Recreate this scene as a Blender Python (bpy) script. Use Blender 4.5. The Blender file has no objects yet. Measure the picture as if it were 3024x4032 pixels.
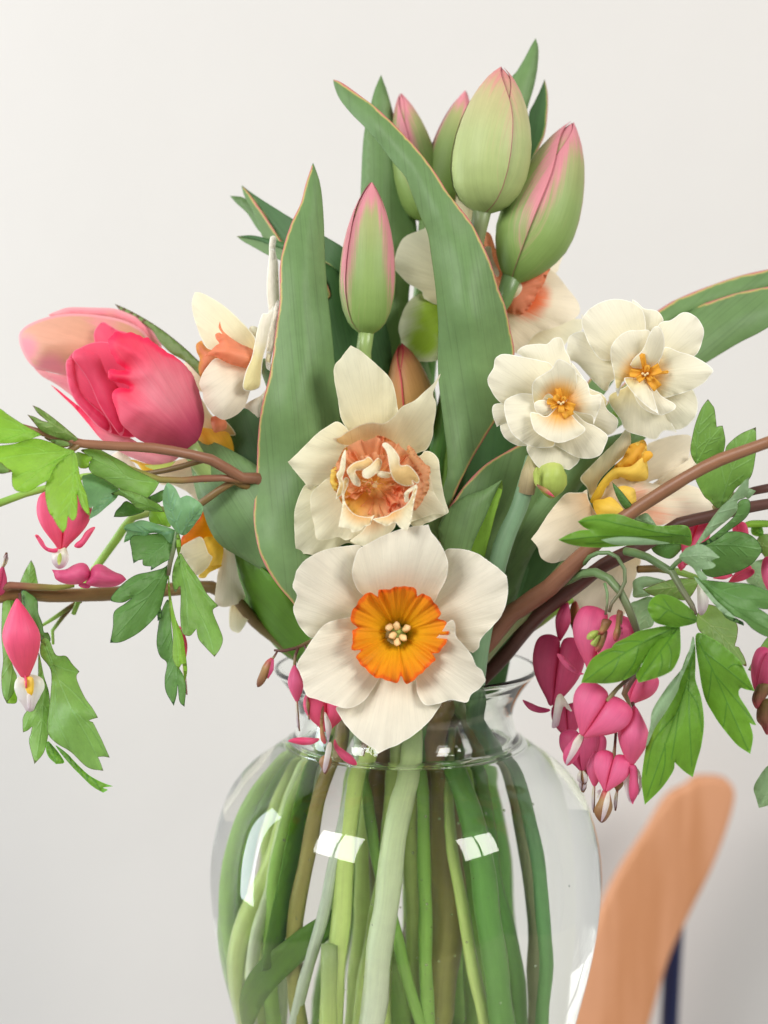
import bpy, math, random
import numpy as np
from mathutils import Vector, Matrix
from mathutils.geometry import delaunay_2d_cdt
R = math.radians
scene = bpy.context.scene
COL = scene.collection
rnd = random.Random(7)

# ------------------------------------------------------------------ camera
PITCH = R(5.0)
DIST = 0.75
KPX = 0.334/3024/DIST                    # angle of one photo pixel (3024 wide)
Rv = Vector((1, 0, 0)); Fv = Vector((0, math.cos(PITCH), -math.sin(PITCH))); Uv = Vector((0, math.sin(PITCH), math.cos(PITCH)))
CAM = Vector((-(1599-1512)*KPX*DIST, -DIST, 0.339))
cam_d = bpy.data.cameras.new('camera'); cam = bpy.data.objects.new('camera', cam_d); COL.objects.link(cam)
cam.location = CAM; cam.rotation_euler = (R(90)-PITCH, 0, 0)
cam_d.sensor_fit = 'VERTICAL'; cam_d.sensor_height = 36.0; cam_d.sensor_width = 27.0
cam_d.lens = 18.0/(2016*KPX)
cam_d.clip_start = 0.02; cam_d.clip_end = 50
cam_d.dof.use_dof = True; cam_d.dof.focus_distance = DIST-0.055; cam_d.dof.aperture_fstop = 5.6
scene.camera = cam

# ------------------------------------------------------------------ light: a dim room, windows on the left and in front
world = bpy.data.worlds.new('World'); scene.world = world; world.use_nodes = True
bg = world.node_tree.nodes['Background']; bg.inputs[0].default_value = (0.93, 0.965, 1.0, 1); bg.inputs[1].default_value = 0.34
def window_light(name, loc, aim, w, h, power, col):
    l = bpy.data.lights.new(name, 'AREA'); l.shape = 'RECTANGLE'; l.size = w; l.size_y = h; l.energy = power; l.color = col
    o = bpy.data.objects.new(name, l); COL.objects.link(o); o.location = loc
    o.rotation_euler = (Vector(aim)-Vector(loc)).to_track_quat('-Z', 'Y').to_euler()
    return o
def window(loc, aim, w, h, power, col, nx=2, nz=2, gap=.09):
    """a real window of several panes: one rectangular lamp per pane"""
    q = (Vector(aim)-Vector(loc)).to_track_quat('-Z', 'Y'); pw, ph = (w-gap*(nx-1))/nx, (h-gap*(nz-1))/nz
    for i in range(nx):
        for k in range(nz):
            off = q @ Vector(((i-(nx-1)/2)*(pw+gap), (k-(nz-1)/2)*(ph+gap), 0)); p = Vector(loc)+off
            window_light('window_pane', p, p+q @ Vector((0, 0, -1)), pw, ph, power/(nx*nz), col)
window((-1.30, 0.24, 0.36), (0, .10, 0.22), 0.30, 1.1, 11, (0.86, 0.94, 1.0), 1, 1)
window((-1.40, -1.40, 1.22), (0, 0, 0.28), 1.0, 0.85, 42, (1.0, 0.99, 0.975), 2, 1, .05)
window((1.35, -1.30, 1.15), (0, 0, 0.28), 0.8, 0.7, 31, (1.0, 0.965, 0.915), 2, 1, .05)
scene.view_settings.view_transform = 'Standard'; scene.view_settings.look = 'None'; scene.view_settings.exposure = -0.1; scene.view_settings.gamma = 1.0
cy = scene.cycles
cy.max_bounces = 16; cy.transmission_bounces = 14; cy.transparent_max_bounces = 16; cy.diffuse_bounces = 5; cy.glossy_bounces = 6
cy.caustics_refractive = True; cy.caustics_reflective = True; cy.sample_clamp_indirect = 6.0; cy.blur_glossy = 0.5

# ------------------------------------------------------------------ mapping of photo pixels on real depths
def P(u, v, d=0.0):
    """point of the world seen at photo pixel (u, v) at y = d millimetres behind the vase axis"""
    dr = Fv + Rv*((u-1512)*KPX) + Uv*((2016-v)*KPX)
    t = (d*0.001 - CAM.y)/dr.y
    return CAM + dr*t
def zv(vdisp): return P(1599, vdisp*1.8228, 0).z
class Fr:
    def __init__(s, x0, y0, w, ow=1659): s.x0, s.y0, s.k = x0, y0, w/ow
    def px(s, x, y): return (s.x0+x*s.k, s.y0+y*s.k)
    def P(s, x, y, d): return P(s.x0+x*s.k, s.y0+y*s.k, d)
F0 = Fr(0, 0, 3024, 1659); Z1 = Fr(800, 100, 1600); Z2 = Fr(0, 1000, 1100); Z3 = Fr(0, 1900, 1100); Z4 = Fr(1100, 1300, 1000)
Z5 = Fr(1000, 2000, 1100); Z6 = Fr(1850, 1100, 1174); Z7 = Fr(1900, 2100, 1124); Z8 = Fr(750, 2900, 1750)
A1 = Fr(0, 1550, 800); A2 = Fr(400, 1850, 800); A3 = Fr(2424, 1900, 600); A4 = Fr(2050, 2250, 600); A5 = Fr(1500, 850, 850)
A6 = Fr(700, 850, 500, 1229); A7 = Fr(1200, 1600, 600); A8 = Fr(2050, 1650, 900)

# ------------------------------------------------------------------ object helpers
ORG = {}
def thing(name, label, cat, loc, group=None):
    o = bpy.data.objects.new(name, None); COL.objects.link(o); o.location = loc; o.empty_display_size = 0.01
    o['label'] = label; o['category'] = cat
    if group: o['group'] = group
    ORG[o] = Vector(loc); return o
def sub(name, parent, loc, label=None):
    o = bpy.data.objects.new(name, None); COL.objects.link(o); o.parent = parent; o.empty_display_size = 0.005
    o.location = Vector(loc)-ORG[parent]; ORG[o] = Vector(loc)
    if label: o['label'] = label
    return o
def link(name, verts, faces, mat, parent=None, attrs=None, uv=None, smooth=True, solid=0.0, subd=0, label=None):
    v = np.array([tuple(p) for p in verts], dtype=float)
    c = v.mean(axis=0); me = bpy.data.meshes.new(name)
    me.from_pydata((v-c).tolist(), [], faces)
    if attrs:
        for k, a in attrs.items():
            at = me.attributes.new(k, 'FLOAT', 'POINT'); at.data.foreach_set('value', np.asarray(a, dtype=np.float32))
    if uv is not None:
        lay = me.uv_layers.new(name='UVMap'); idx = np.zeros(len(me.loops), dtype=np.int32); me.loops.foreach_get('vertex_index', idx)
        lay.data.foreach_set('uv', np.asarray(uv, dtype=np.float32)[idx].ravel())
    if smooth: me.polygons.foreach_set('use_smooth', [True]*len(me.polygons))
    me.materials.append(M[mat] if isinstance(mat, str) else mat); me.update()
    o = bpy.data.objects.new(name, me); COL.objects.link(o)
    if parent is not None: o.parent = parent; o.location = Vector(c)-ORG[parent]
    else: o.location = c
    ORG[o] = Vector(c)
    if solid:
        m = o.modifiers.new('solid', 'SOLIDIFY'); m.thickness = solid; m.offset = 0
    if subd:
        m = o.modifiers.new('sub', 'SUBSURF'); m.levels = subd; m.render_levels = subd
    if label: o['label'] = label
    return o

# ------------------------------------------------------------------ materials
def lin(h):
    h = h.lstrip('#'); c = [int(h[i:i+2], 16)/255 for i in (0, 2, 4)]
    return tuple((x/12.92 if x <= .04045 else ((x+.055)/1.055)**2.4) for x in c)+(1,)
class N:
    def __init__(s, name):
        s.m = bpy.data.materials.new(name); s.m.use_nodes = True; s.t = s.m.node_tree; s.t.nodes.clear()
    def n(s, typ, **kw):
        q = s.t.nodes.new(typ)
        for k, v in kw.items(): setattr(q, k, v)
        return q
    def l(s, a, b): s.t.links.new(a, b)
    def val(s, sock, v):
        if hasattr(v, 'links'): s.l(v, sock)
        else: sock.default_value = v
    def mix(s, f, a, b, bt='MIX'):
        q = s.n('ShaderNodeMix', data_type='RGBA', blend_type=bt); s.val(q.inputs[0], f); s.val(q.inputs[6], a); s.val(q.inputs[7], b); return q.outputs[2]
    def math(s, op, a, b=0.0, c=None):
        q = s.n('ShaderNodeMath', operation=op); s.val(q.inputs[0], a); s.val(q.inputs[1], b)
        if c is not None: s.val(q.inputs[2], c)
        return q.outputs[0]
    def rng(s, v, a, b, c=0.0, d=1.0):
        q = s.n('ShaderNodeMapRange', interpolation_type='SMOOTHSTEP'); s.val(q.inputs[0], v); q.inputs[1].default_value = a; q.inputs[2].default_value = b; q.inputs[3].default_value = c; q.inputs[4].default_value = d; return q.outputs[0]
    def attr(s, name): q = s.n('ShaderNodeAttribute', attribute_name=name); return q.outputs['Fac']
    def noise(s, vec, scale, detail=3, rough=.5):
        q = s.n('ShaderNodeTexNoise'); s.l(vec, q.inputs['Vector']); q.inputs['Scale'].default_value = scale; q.inputs['Detail'].default_value = detail; q.inputs['Roughness'].default_value = rough; return q.outputs['Fac']
    def vmul(s, vec, xyz):
        q = s.n('ShaderNodeVectorMath', operation='MULTIPLY'); s.l(vec, q.inputs[0]); q.inputs[1].default_value = xyz; return q.outputs[0]

def tissue(name, c0, c1, c2=None, edge=None, edge_w=1.5, tint=None, tint_noise=0.0, vein=None, vein_f=.5, trans=.35, tcol=None,
           streak=.12, sx=14, sy=.8, bump=.25, rough=.5, mott=.12, spec=.35, coat=0.0, edge2=None, stops=(0, .35, 1), bdist=.0006, edge_noise=0.0, lines=.05):
    """petal / leaf tissue: colours run base -> tip (al), margin (ed), painted tint, veins, streaks along the blade"""
    g = N(name); c2 = c2 or c1
    uv = g.n('ShaderNodeUVMap').outputs[0]
    geo = g.n('ShaderNodeTexCoord').outputs['Object']
    ramp = g.n('ShaderNodeValToRGB'); e = ramp.color_ramp.elements
    e[0].position = stops[0]; e[0].color = lin(c0); e[1].position = stops[2]; e[1].color = lin(c2); q = e.new(stops[1]); q.color = lin(c1)
    g.l(g.attr('al'), ramp.inputs[0])
    col = ramp.outputs[0]
    st = g.noise(g.vmul(uv, (sx, sy, 1)), 1.0, 3, .55)
    st2 = g.noise(g.vmul(uv, (sx*2.7, sy*1.6, 1)), 1.0, 2, .5)
    sm = g.math('ADD', g.math('MULTIPLY', st, .65), g.math('MULTIPLY', st2, .35))
    if tint:
        t = g.attr('tint')
        if tint_noise: t = g.rng(g.math('ADD', t, g.math('MULTIPLY', g.math('SUBTRACT', sm, .5), tint_noise)), .12, .95)
        col = g.mix(t, col, lin(tint))
    mo = g.noise(geo, 160, 4, .6)
    f = g.math('ADD', g.math('MULTIPLY', g.math('SUBTRACT', sm, .5), streak*4), g.math('MULTIPLY', g.math('SUBTRACT', mo, .5), mott*3))
    f = g.math('ADD', f, 1.0)
    f = g.math('SUBTRACT', f, g.math('MULTIPLY', g.rng(st2, .52, .66), lines))
    col = g.mix(1.0, col, f, 'MULTIPLY')
    if vein: col = g.mix(g.math('MULTIPLY', g.attr('vein'), vein_f), col, lin(vein))
    if edge2: col = g.mix(g.rng(g.math('ADD', g.attr('ed'), g.math('MULTIPLY', g.math('SUBTRACT', mo, .5), edge_noise)), edge_w*.9, edge_w*2.0, 1, 0), col, lin(edge2))
    if edge: col = g.mix(g.rng(g.math('ADD', g.attr('ed'), g.math('MULTIPLY', g.math('SUBTRACT', mo, .5), edge_noise)), edge_w*.35, edge_w, 1, 0), col, lin(edge))
    b = g.n('ShaderNodeBump'); b.inputs['Strength'].default_value = bump; b.inputs['Distance'].default_value = bdist
    hgt = g.math('ADD', sm, g.math('MULTIPLY', mo, .5))
    hgt = g.math('SUBTRACT', hgt, g.math('MULTIPLY', g.attr('vein'), .6))
    g.l(hgt, b.inputs['Height'])
    p = g.n('ShaderNodeBsdfPrincipled'); g.l(col, p.inputs['Base Color']); p.inputs['Roughness'].default_value = rough; p.inputs['Specular IOR Level'].default_value = spec
    p.inputs['Coat Weight'].default_value = coat; p.inputs['Coat Roughness'].default_value = .35
    g.l(b.outputs[0], p.inputs['Normal'])
    out = g.n('ShaderNodeOutputMaterial')
    if trans > 0:
        tr = g.n('ShaderNodeBsdfTranslucent'); g.l(b.outputs[0], tr.inputs['Normal'])
        if tcol: g.l(g.mix(1.0, col, lin(tcol), 'MULTIPLY'), tr.inputs[0])
        else: g.l(col, tr.inputs[0])
        mx = g.n('ShaderNodeMixShader'); mx.inputs[0].default_value = trans; g.l(p.outputs[0], mx.inputs[1]); g.l(tr.outputs[0], mx.inputs[2]); g.l(mx.outputs[0], out.inputs[0])
    else: g.l(p.outputs[0], out.inputs[0])
    return g.m

M = {}
# tulip foliage and flowers
M['tleaf'] = tissue('tulip_leaf', '#82a06c', '#76965f', '#6c8c56', edge='#d08078', edge2='#c6b66c', edge_w=0.65, trans=.12, streak=0.08, sx=4, sy=0.12, bump=0.3, rough=0.5, spec=0.35, mott=0.1, edge_noise=1.9, tcol='#cfe08a', lines=0.14)
M['tleaf_dark'] = tissue('tulip_leaf_inner_shaded', '#4d7640', '#47703c', '#446c3a', edge='#b8846a', edge2='#8fa858', edge_w=.55, trans=.12, streak=0.08, sx=4, sy=0.12, bump=0.3, rough=0.5, spec=0.35, mott=0.1, edge_noise=1.9, lines=0.14)  # darker copy of the leaf green, for inner faces and painted shade
M['tleaf_bright'] = tissue('tulip_leaf_backlit', '#84b438', '#74a834', '#66982c', edge='#a5d860', edge_w=.5, trans=.45, streak=0.08, sx=5, sy=0.12, bump=0.3, rough=0.5, spec=0.35, mott=0.1, tcol='#d8f080', lines=0.09)  # brighter green with the light through a backlit leaf painted in
M['tulip_green'] = tissue('tulip_bud_tepal', '#a8bc74', '#b9c486', '#d0b68c', tint='#dc8f8c', tint_noise=1.5, trans=.12, streak=0.08, sx=6, sy=0.3, bump=0.3, rough=0.5, mott=.05, edge='#a05460', edge_w=0.5, stops=(0, .5, 1), lines=0.08)
M['tulip_green2'] = tissue('tulip_bud_tepal_deep', '#88a856', '#96ae68', '#bab07c', tint='#dd8f98', tint_noise=1.8, trans=.12, streak=0.08, sx=6, sy=0.3, bump=0.3, rough=0.5, mott=.05, edge='#b4666e', edge_w=0.3, stops=(0, .5, 1), lines=0.08)
M['tulip_amber'] = tissue('tulip_bud_tepal_amber', '#b3824a', '#c99a58', '#c98c5a', tint='#cf4a4e', tint_noise=.6, trans=.12, streak=0.08, sx=6, sy=0.3, bump=0.3, rough=0.5, mott=.05, edge='#c43a44', edge_w=.9, lines=0.08)
M['tulip_pink'] = tissue('pink_tulip_tepal', '#9c3656', '#e6647c', '#f24664', edge='#f2305c', edge_w=3.2, tint='#dd949c', tint_noise=.4, trans=.25, streak=0.07, sx=5, sy=.35, bump=.22, rough=0.55, mott=.05, stops=(0, .45, 1), lines=0.07, spec=0.25)
M['tulip_red'] = tissue('pink_tulip_inner_tepal', '#d22a50', '#e84068', '#f2607e', trans=.3, streak=0.08, sx=5, sy=.35, bump=.25, rough=0.55, mott=.05, edge='#ee7a94', edge_w=0.6, spec=0.25)
M['tulip_salmon'] = tissue('salmon_tulip_tepal', '#cf957a', '#dba284', '#e6ac94', tint='#f094a0', tint_noise=0.8, trans=.25, streak=0.06, sx=4, sy=.3, bump=.18, rough=0.55, mott=.04, edge='#f2a6ac', edge_w=1.6, spec=0.25)
# daffodils
M['white'] = tissue('daffodil_white_petal', '#e8dca2', '#e8e1ca', '#ebe5d4', trans=0.2, streak=.07, sx=8, sy=0.35, bump=0.55, rough=.55, mott=.03, spec=.2, tint='#e8a8a8', edge='#f7f4e6', edge_w=.5, bdist=.0005, lines=0.06)
M['cream'] = tissue('daffodil_cream_petal', '#e8c888', '#ece2bc', '#efebd0', trans=0.25, streak=.05, sx=7, sy=0.35, bump=0.55, rough=.55, mott=.03, spec=.2, tint='#e9ae62', edge='#f6f0d4', edge_w=.6, bdist=.0005, lines=0.06, stops=(0, 0.45, 1))
M['beige'] = tissue('daffodil_beige_petal', '#e6d2ac', '#ecdfc6', '#efe6d2', trans=0.25, streak=.05, sx=7, sy=0.35, bump=0.55, rough=.55, mott=.03, spec=.2, tint='#e8a05a', edge='#f2e8d2', edge_w=.5, bdist=.0005, lines=0.06)
M['peachy'] = tissue('daffodil_peach_petal', '#f0c89c', '#f2dfc0', '#f3e8d2', trans=0.25, streak=.05, sx=7, sy=0.35, bump=0.55, rough=.55, mott=.03, spec=.2, tint='#f07a4c', tint_noise=.8, edge='#f4e8d0', edge_w=.6, bdist=.0005, lines=0.06)
M['greenback'] = tissue('daffodil_green_backed_petal', '#d9deb4', '#d8dcb2', '#e0e2c0', trans=.3, streak=.06, sx=6, sy=0.35, bump=0.55, rough=.55, mott=.04, tint='#9aba34', tint_noise=.4, lines=0.06)
M['double'] = tissue('daffodil_double_petal', '#efdc9c', '#ece5c8', '#efe9d4', trans=0.2, streak=.03, sx=8, sy=0.35, bump=0.55, rough=.55, mott=.025, spec=.2, tint='#eda934', tint_noise=.3, edge='#faf7ea', edge_w=.5, bdist=.0005, lines=0.06)
M['orange'] = tissue('orange_corona', '#f0a000', '#f39a12', '#ee7a1e', trans=.3, streak=.1, sx=9, sy=.5, bump=.4, rough=.5, mott=.06, spec=.25, edge='#ee6a20', edge_w=1.5)
M['coral'] = tissue('coral_corona', '#f5a878', '#f6a27c', '#f6966e', trans=0.4, streak=.08, sx=9, sy=.5, bump=.4, rough=.5, mott=.05, spec=.25, tint='#f0b050')
M['frill'] = tissue('peach_frill', '#eab650', '#f8cc8c', '#f8bf90', trans=0.5, streak=.08, sx=9, sy=.5, bump=.4, rough=.5, mott=.06, spec=.25, tint='#f49a74', edge='#f6b488', edge_w=.5)
M['yellow'] = tissue('yellow_corona', '#ecbc30', '#f6cc4c', '#f8d668', trans=.25, streak=.08, sx=9, sy=.5, bump=.3, rough=.5, mott=.05, spec=.25)
M['golden'] = tissue('golden_petaloid', '#f3b93a', '#f5bb40', '#f6be48', trans=0.35, streak=.08, sx=9, sy=.5, bump=.3, rough=.5, mott=.05, spec=.25)
M['bigcup'] = tissue('orange_cup', '#4f5c10', '#f3b61c', '#f39426', edge='#ee7024', edge_w=2.2, edge_noise=4.0, trans=.25, streak=.09, sx=10, sy=.25, bump=.5, rough=.5, mott=.05, spec=.25, stops=(.10, .33, 1))
M['anther'] = tissue('anther_pollen', '#d8b070', '#e2c084', '#e8cc98', trans=0, streak=.1, bump=.8, rough=.8, mott=.25, spec=.1)
M['spathe'] = tissue('papery_spathe', '#b7b47a', '#c9bb90', '#c4b088', trans=.25, streak=.2, sx=14, sy=.4, bump=.4, rough=.6)
M['bud_green'] = tissue('daffodil_bud', '#c8d47c', '#b9cc68', '#a8b85a', trans=.2, streak=.1, sx=9, sy=.6, bump=.3, rough=.45, vein='#6f7d30')
# bleeding heart foliage
LF = dict(trans=.3, streak=.03, sx=5, sy=2, bump=.45, rough=.48, spec=.4, mott=.13, vein_f=.55, bdist=.0007)
M['lf_dark'] = tissue('fern_leaf_deep', '#6a9650', '#64904c', '#6c9654', vein='#6c9c58', edge='#3a5a34', edge_w=.35, tcol='#c8e080', **LF)
M['lf_teal'] = tissue('fern_leaf_bluish', '#80ae78', '#84b47e', '#88b886', vein='#86b896', tcol='#c8e8a0', **LF)
M['lf_mid'] = tissue('fern_leaf_green', '#86b458', '#7ea852', '#86b05c', vein='#8fbc70', edge='#5f6a40', edge_w=.3, tcol='#d4f080', **LF)
M['lf_bright'] = tissue('fern_leaf_light', '#92bc50', '#94c04a', '#98c44a', vein='#9ccf60', edge='#6f8a30', edge_w=.3, tcol='#e0ff80', **dict(LF, trans=.4))  # pale leaf green, partly light shining through the leaves put into the colour
M['lf_vivid'] = tissue('fern_leaf_vivid', '#66943a', '#6c9c32', '#74a434', vein='#3f7a30', edge='#7cb84a', edge_w=.4, tcol='#e0ff70', **dict(LF, trans=.35))
M['lf_grey'] = tissue('fern_leaf_grey', '#8fae84', '#93b288', '#98b68e', vein='#a8c49c', tcol='#d8f0a0', **LF)
M['lf_olive'] = tissue('fern_leaf_olive', '#7c9a4c', '#7a9a52', '#7f9f5a', vein='#9cb474', edge='#6a5a38', edge_w=.35, tcol='#e0f080', **LF)
# bleeding heart flowers
M['pink'] = tissue('pink_heart_petal', '#e85a8c', '#f27ca8', '#f06a94', trans=0.35, streak=0.08, sx=5, sy=.6, bump=0.3, rough=0.48, mott=.04, spec=0.3, coat=0.0, lines=0.08)
M['pink_deep'] = tissue('deep_pink_heart_petal', '#d24e7e', '#e06690', '#d85280', trans=0.35, streak=0.08, sx=5, sy=.6, bump=0.3, rough=0.48, mott=.05, spec=0.3, coat=0.0, lines=0.08)
M['pink_hot'] = tissue('hot_pink_heart_petal', '#ee5682', '#f56c94', '#f26482', trans=0.35, streak=0.08, sx=5, sy=.6, bump=0.3, rough=0.48, mott=.04, spec=0.3, coat=0.0, lines=0.08)
M['inner_white'] = tissue('white_inner_petal', '#e8e4cc', '#f0eee6', '#cdb6c4', trans=.4, streak=.04, sx=10, sy=.6, bump=.2, rough=.35, mott=.03, spec=.4, tint='#d8c020')
M['inner_tan'] = tissue('tan_inner_petal', '#c84a60', '#b08a58', '#7a4a3c', trans=.15, streak=.1, sx=10, sy=.6, bump=.2, rough=.42, mott=.06, spec=.4)
M['wilted'] = tissue('wilted_petal', '#b84a5c', '#8a5a48', '#7a6a3a', trans=.2, streak=.25, sx=10, sy=.6, bump=.4, rough=.6, mott=.15)
# stems
def stemmat(name, a, b, c=None, tr=.06, **k): return tissue(name, a, b, c, trans=tr, **dict(dict(streak=.09, sx=12, sy=.3, bump=.2, rough=.42, mott=.08, spec=.45), **k))
M['st_green'] = stemmat('green_stem', '#76945c', '#8cbc50', '#96c45c', rough=0.3)
M['st_pale'] = stemmat('pale_green_stem', '#94ac68', '#c6de7c', '#d2e88c', rough=0.3)
M['st_white'] = stemmat('blanched_stem', '#a8cc6c', '#d4e8a8', '#eef2e4', rough=0.3)
M['st_blue'] = stemmat('bluish_stem', '#7f9f7c', '#7aa078', '#62a83e')
M['st_deep'] = stemmat('deep_green_stem', '#6a8c5c', '#66a044', '#72a850', rough=0.3)
M['st_brown'] = stemmat('brown_stem', '#6a4c38', '#84604a', '#94b450', mott=.12, tr=0.0, stops=(0, 0.3, 0.6))
M['st_tan'] = stemmat('tan_stem', '#94684a', '#8a5c48', '#9aa848', mott=.12, tr=0.0)
M['st_maroon'] = stemmat('maroon_stem', '#5c3c34', '#64403a', '#9a8e60', mott=.12, tr=0.0, stops=(0, 0.4, 0.95))
M['st_olive'] = stemmat('olive_stem', '#8a6a3c', '#7a6440', '#94c054', mott=.12, tr=0.0, stops=(0, 0.3, 0.62))
M['st_taupe'] = stemmat('taupe_stem', '#7a8a5c', '#8c9468', '#9aa070', tr=0.0)
M['st_twig'] = stemmat('green_twig', '#6a8a58', '#6f8c5c', '#6a5a48', mott=.12, tr=0.0)
M['st_silver'] = stemmat('silvery_leaf_stalk', '#8fae84', '#c0d2b4', '#d2dec6', streak=.25, sx=20, rough=0.3)
# ------------------------------------------------------------------ shape builders
def parse(s):
    pts = []
    for tok in s.split():
        c = tok.endswith('*'); x, y = tok.rstrip('*').split(','); pts.append((float(x), float(y), c))
    return pts
def cr(p0, p1, p2, p3, t):
    return .5*((2*p1)+(-p0+p2)*t+(2*p0-5*p1+4*p2-p3)*t*t+(-p0+3*p1-3*p2+p3)*t**3)
def smooth_closed(pts, h, jag=0.0):
    """closed Catmull-Rom outline, corners (*) stay sharp"""
    n = len(pts); out = []; cor = []
    A = [np.array(p[:2]) for p in pts]
    for i in range(n):
        p1, p2 = A[i], A[(i+1) % n]
        p0 = A[i-1] if not pts[i][2] else p1-(p2-p1)*.6
        p3 = A[(i+2) % n] if not pts[(i+1) % n][2] else p2+(p2-p1)*.6
        L = np.linalg.norm(p2-p1); m = max(1, int(round(L/h)))
        for j in range(m):
            q = cr(p0, p1, p2, p3, j/m); out.append(q); cor.append(pts[i][2] and j == 0)
    return np.array(out), cor
def inside(poly, q):
    x, y = q[:, 0], q[:, 1]; r = np.zeros(len(q), bool); n = len(poly); j = n-1
    for i in range(n):
        xi, yi = poly[i]; xj, yj = poly[j]
        c = ((yi > y) != (yj > y)); den = (yj-yi) if yj != yi else 1e-9
        r ^= c & (x < (xj-xi)*(y-yi)/den+xi); j = i
    return r
def tps(ctrl):
    c = np.array(ctrl, float); xy = c[:, :2]; s = max(1e-6, np.ptp(xy, axis=0).max()); mu = xy.mean(axis=0); n = len(c)
    X = (xy-mu)/s
    if n == 1: return lambda q: np.full(len(q), c[0, 2])
    if n == 2:
        dv = X[1]-X[0]; L2 = dv@dv
        return lambda q: c[0, 2]+(c[1, 2]-c[0, 2])*(((q-mu)/s-X[0])@dv/L2)
    pc = X-X.mean(axis=0); sv = np.linalg.svd(pc)
    if n <= 3 and sv[1][1] < .22*sv[1][0]:                          # points in a row: bend along that line only
        dv = sv[2][0]; s_ = pc@dv; o_ = np.argsort(s_); xm = X.mean(axis=0); ok = np.diff(s_[o_]).min() > .22*np.ptp(s_)
        if ok:
            co = np.polyfit(s_, c[:, 2], min(2, n-1)); return lambda q: np.polyval(co, np.clip(((q-mu)/s-xm)@dv, s_.min()-.1, s_.max()+.1))
        return lambda q: np.interp(((q-mu)/s-xm)@dv, s_[o_], c[o_, 2])
    def k(a, b):
        r2 = ((a[:, None]-b[None])**2).sum(-1)+1e-9; return r2*np.log(r2)
    A = np.zeros((n+3, n+3)); A[:n, :n] = k(X, X); A[:n, n] = 1; A[:n, n+1:] = X; A[n, :n] = 1; A[n+1:, :n] = X.T
    w = np.linalg.lstsq(A, np.concatenate([c[:, 2], [0, 0, 0]]), rcond=1e-6)[0]
    return lambda q: k((q-mu)/s, X)@w[:n]+w[n]+((q-mu)/s)@w[n+1:]
MM = 0.11045                                             # millimetres per photo pixel at the vase
SEED = [0]
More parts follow.
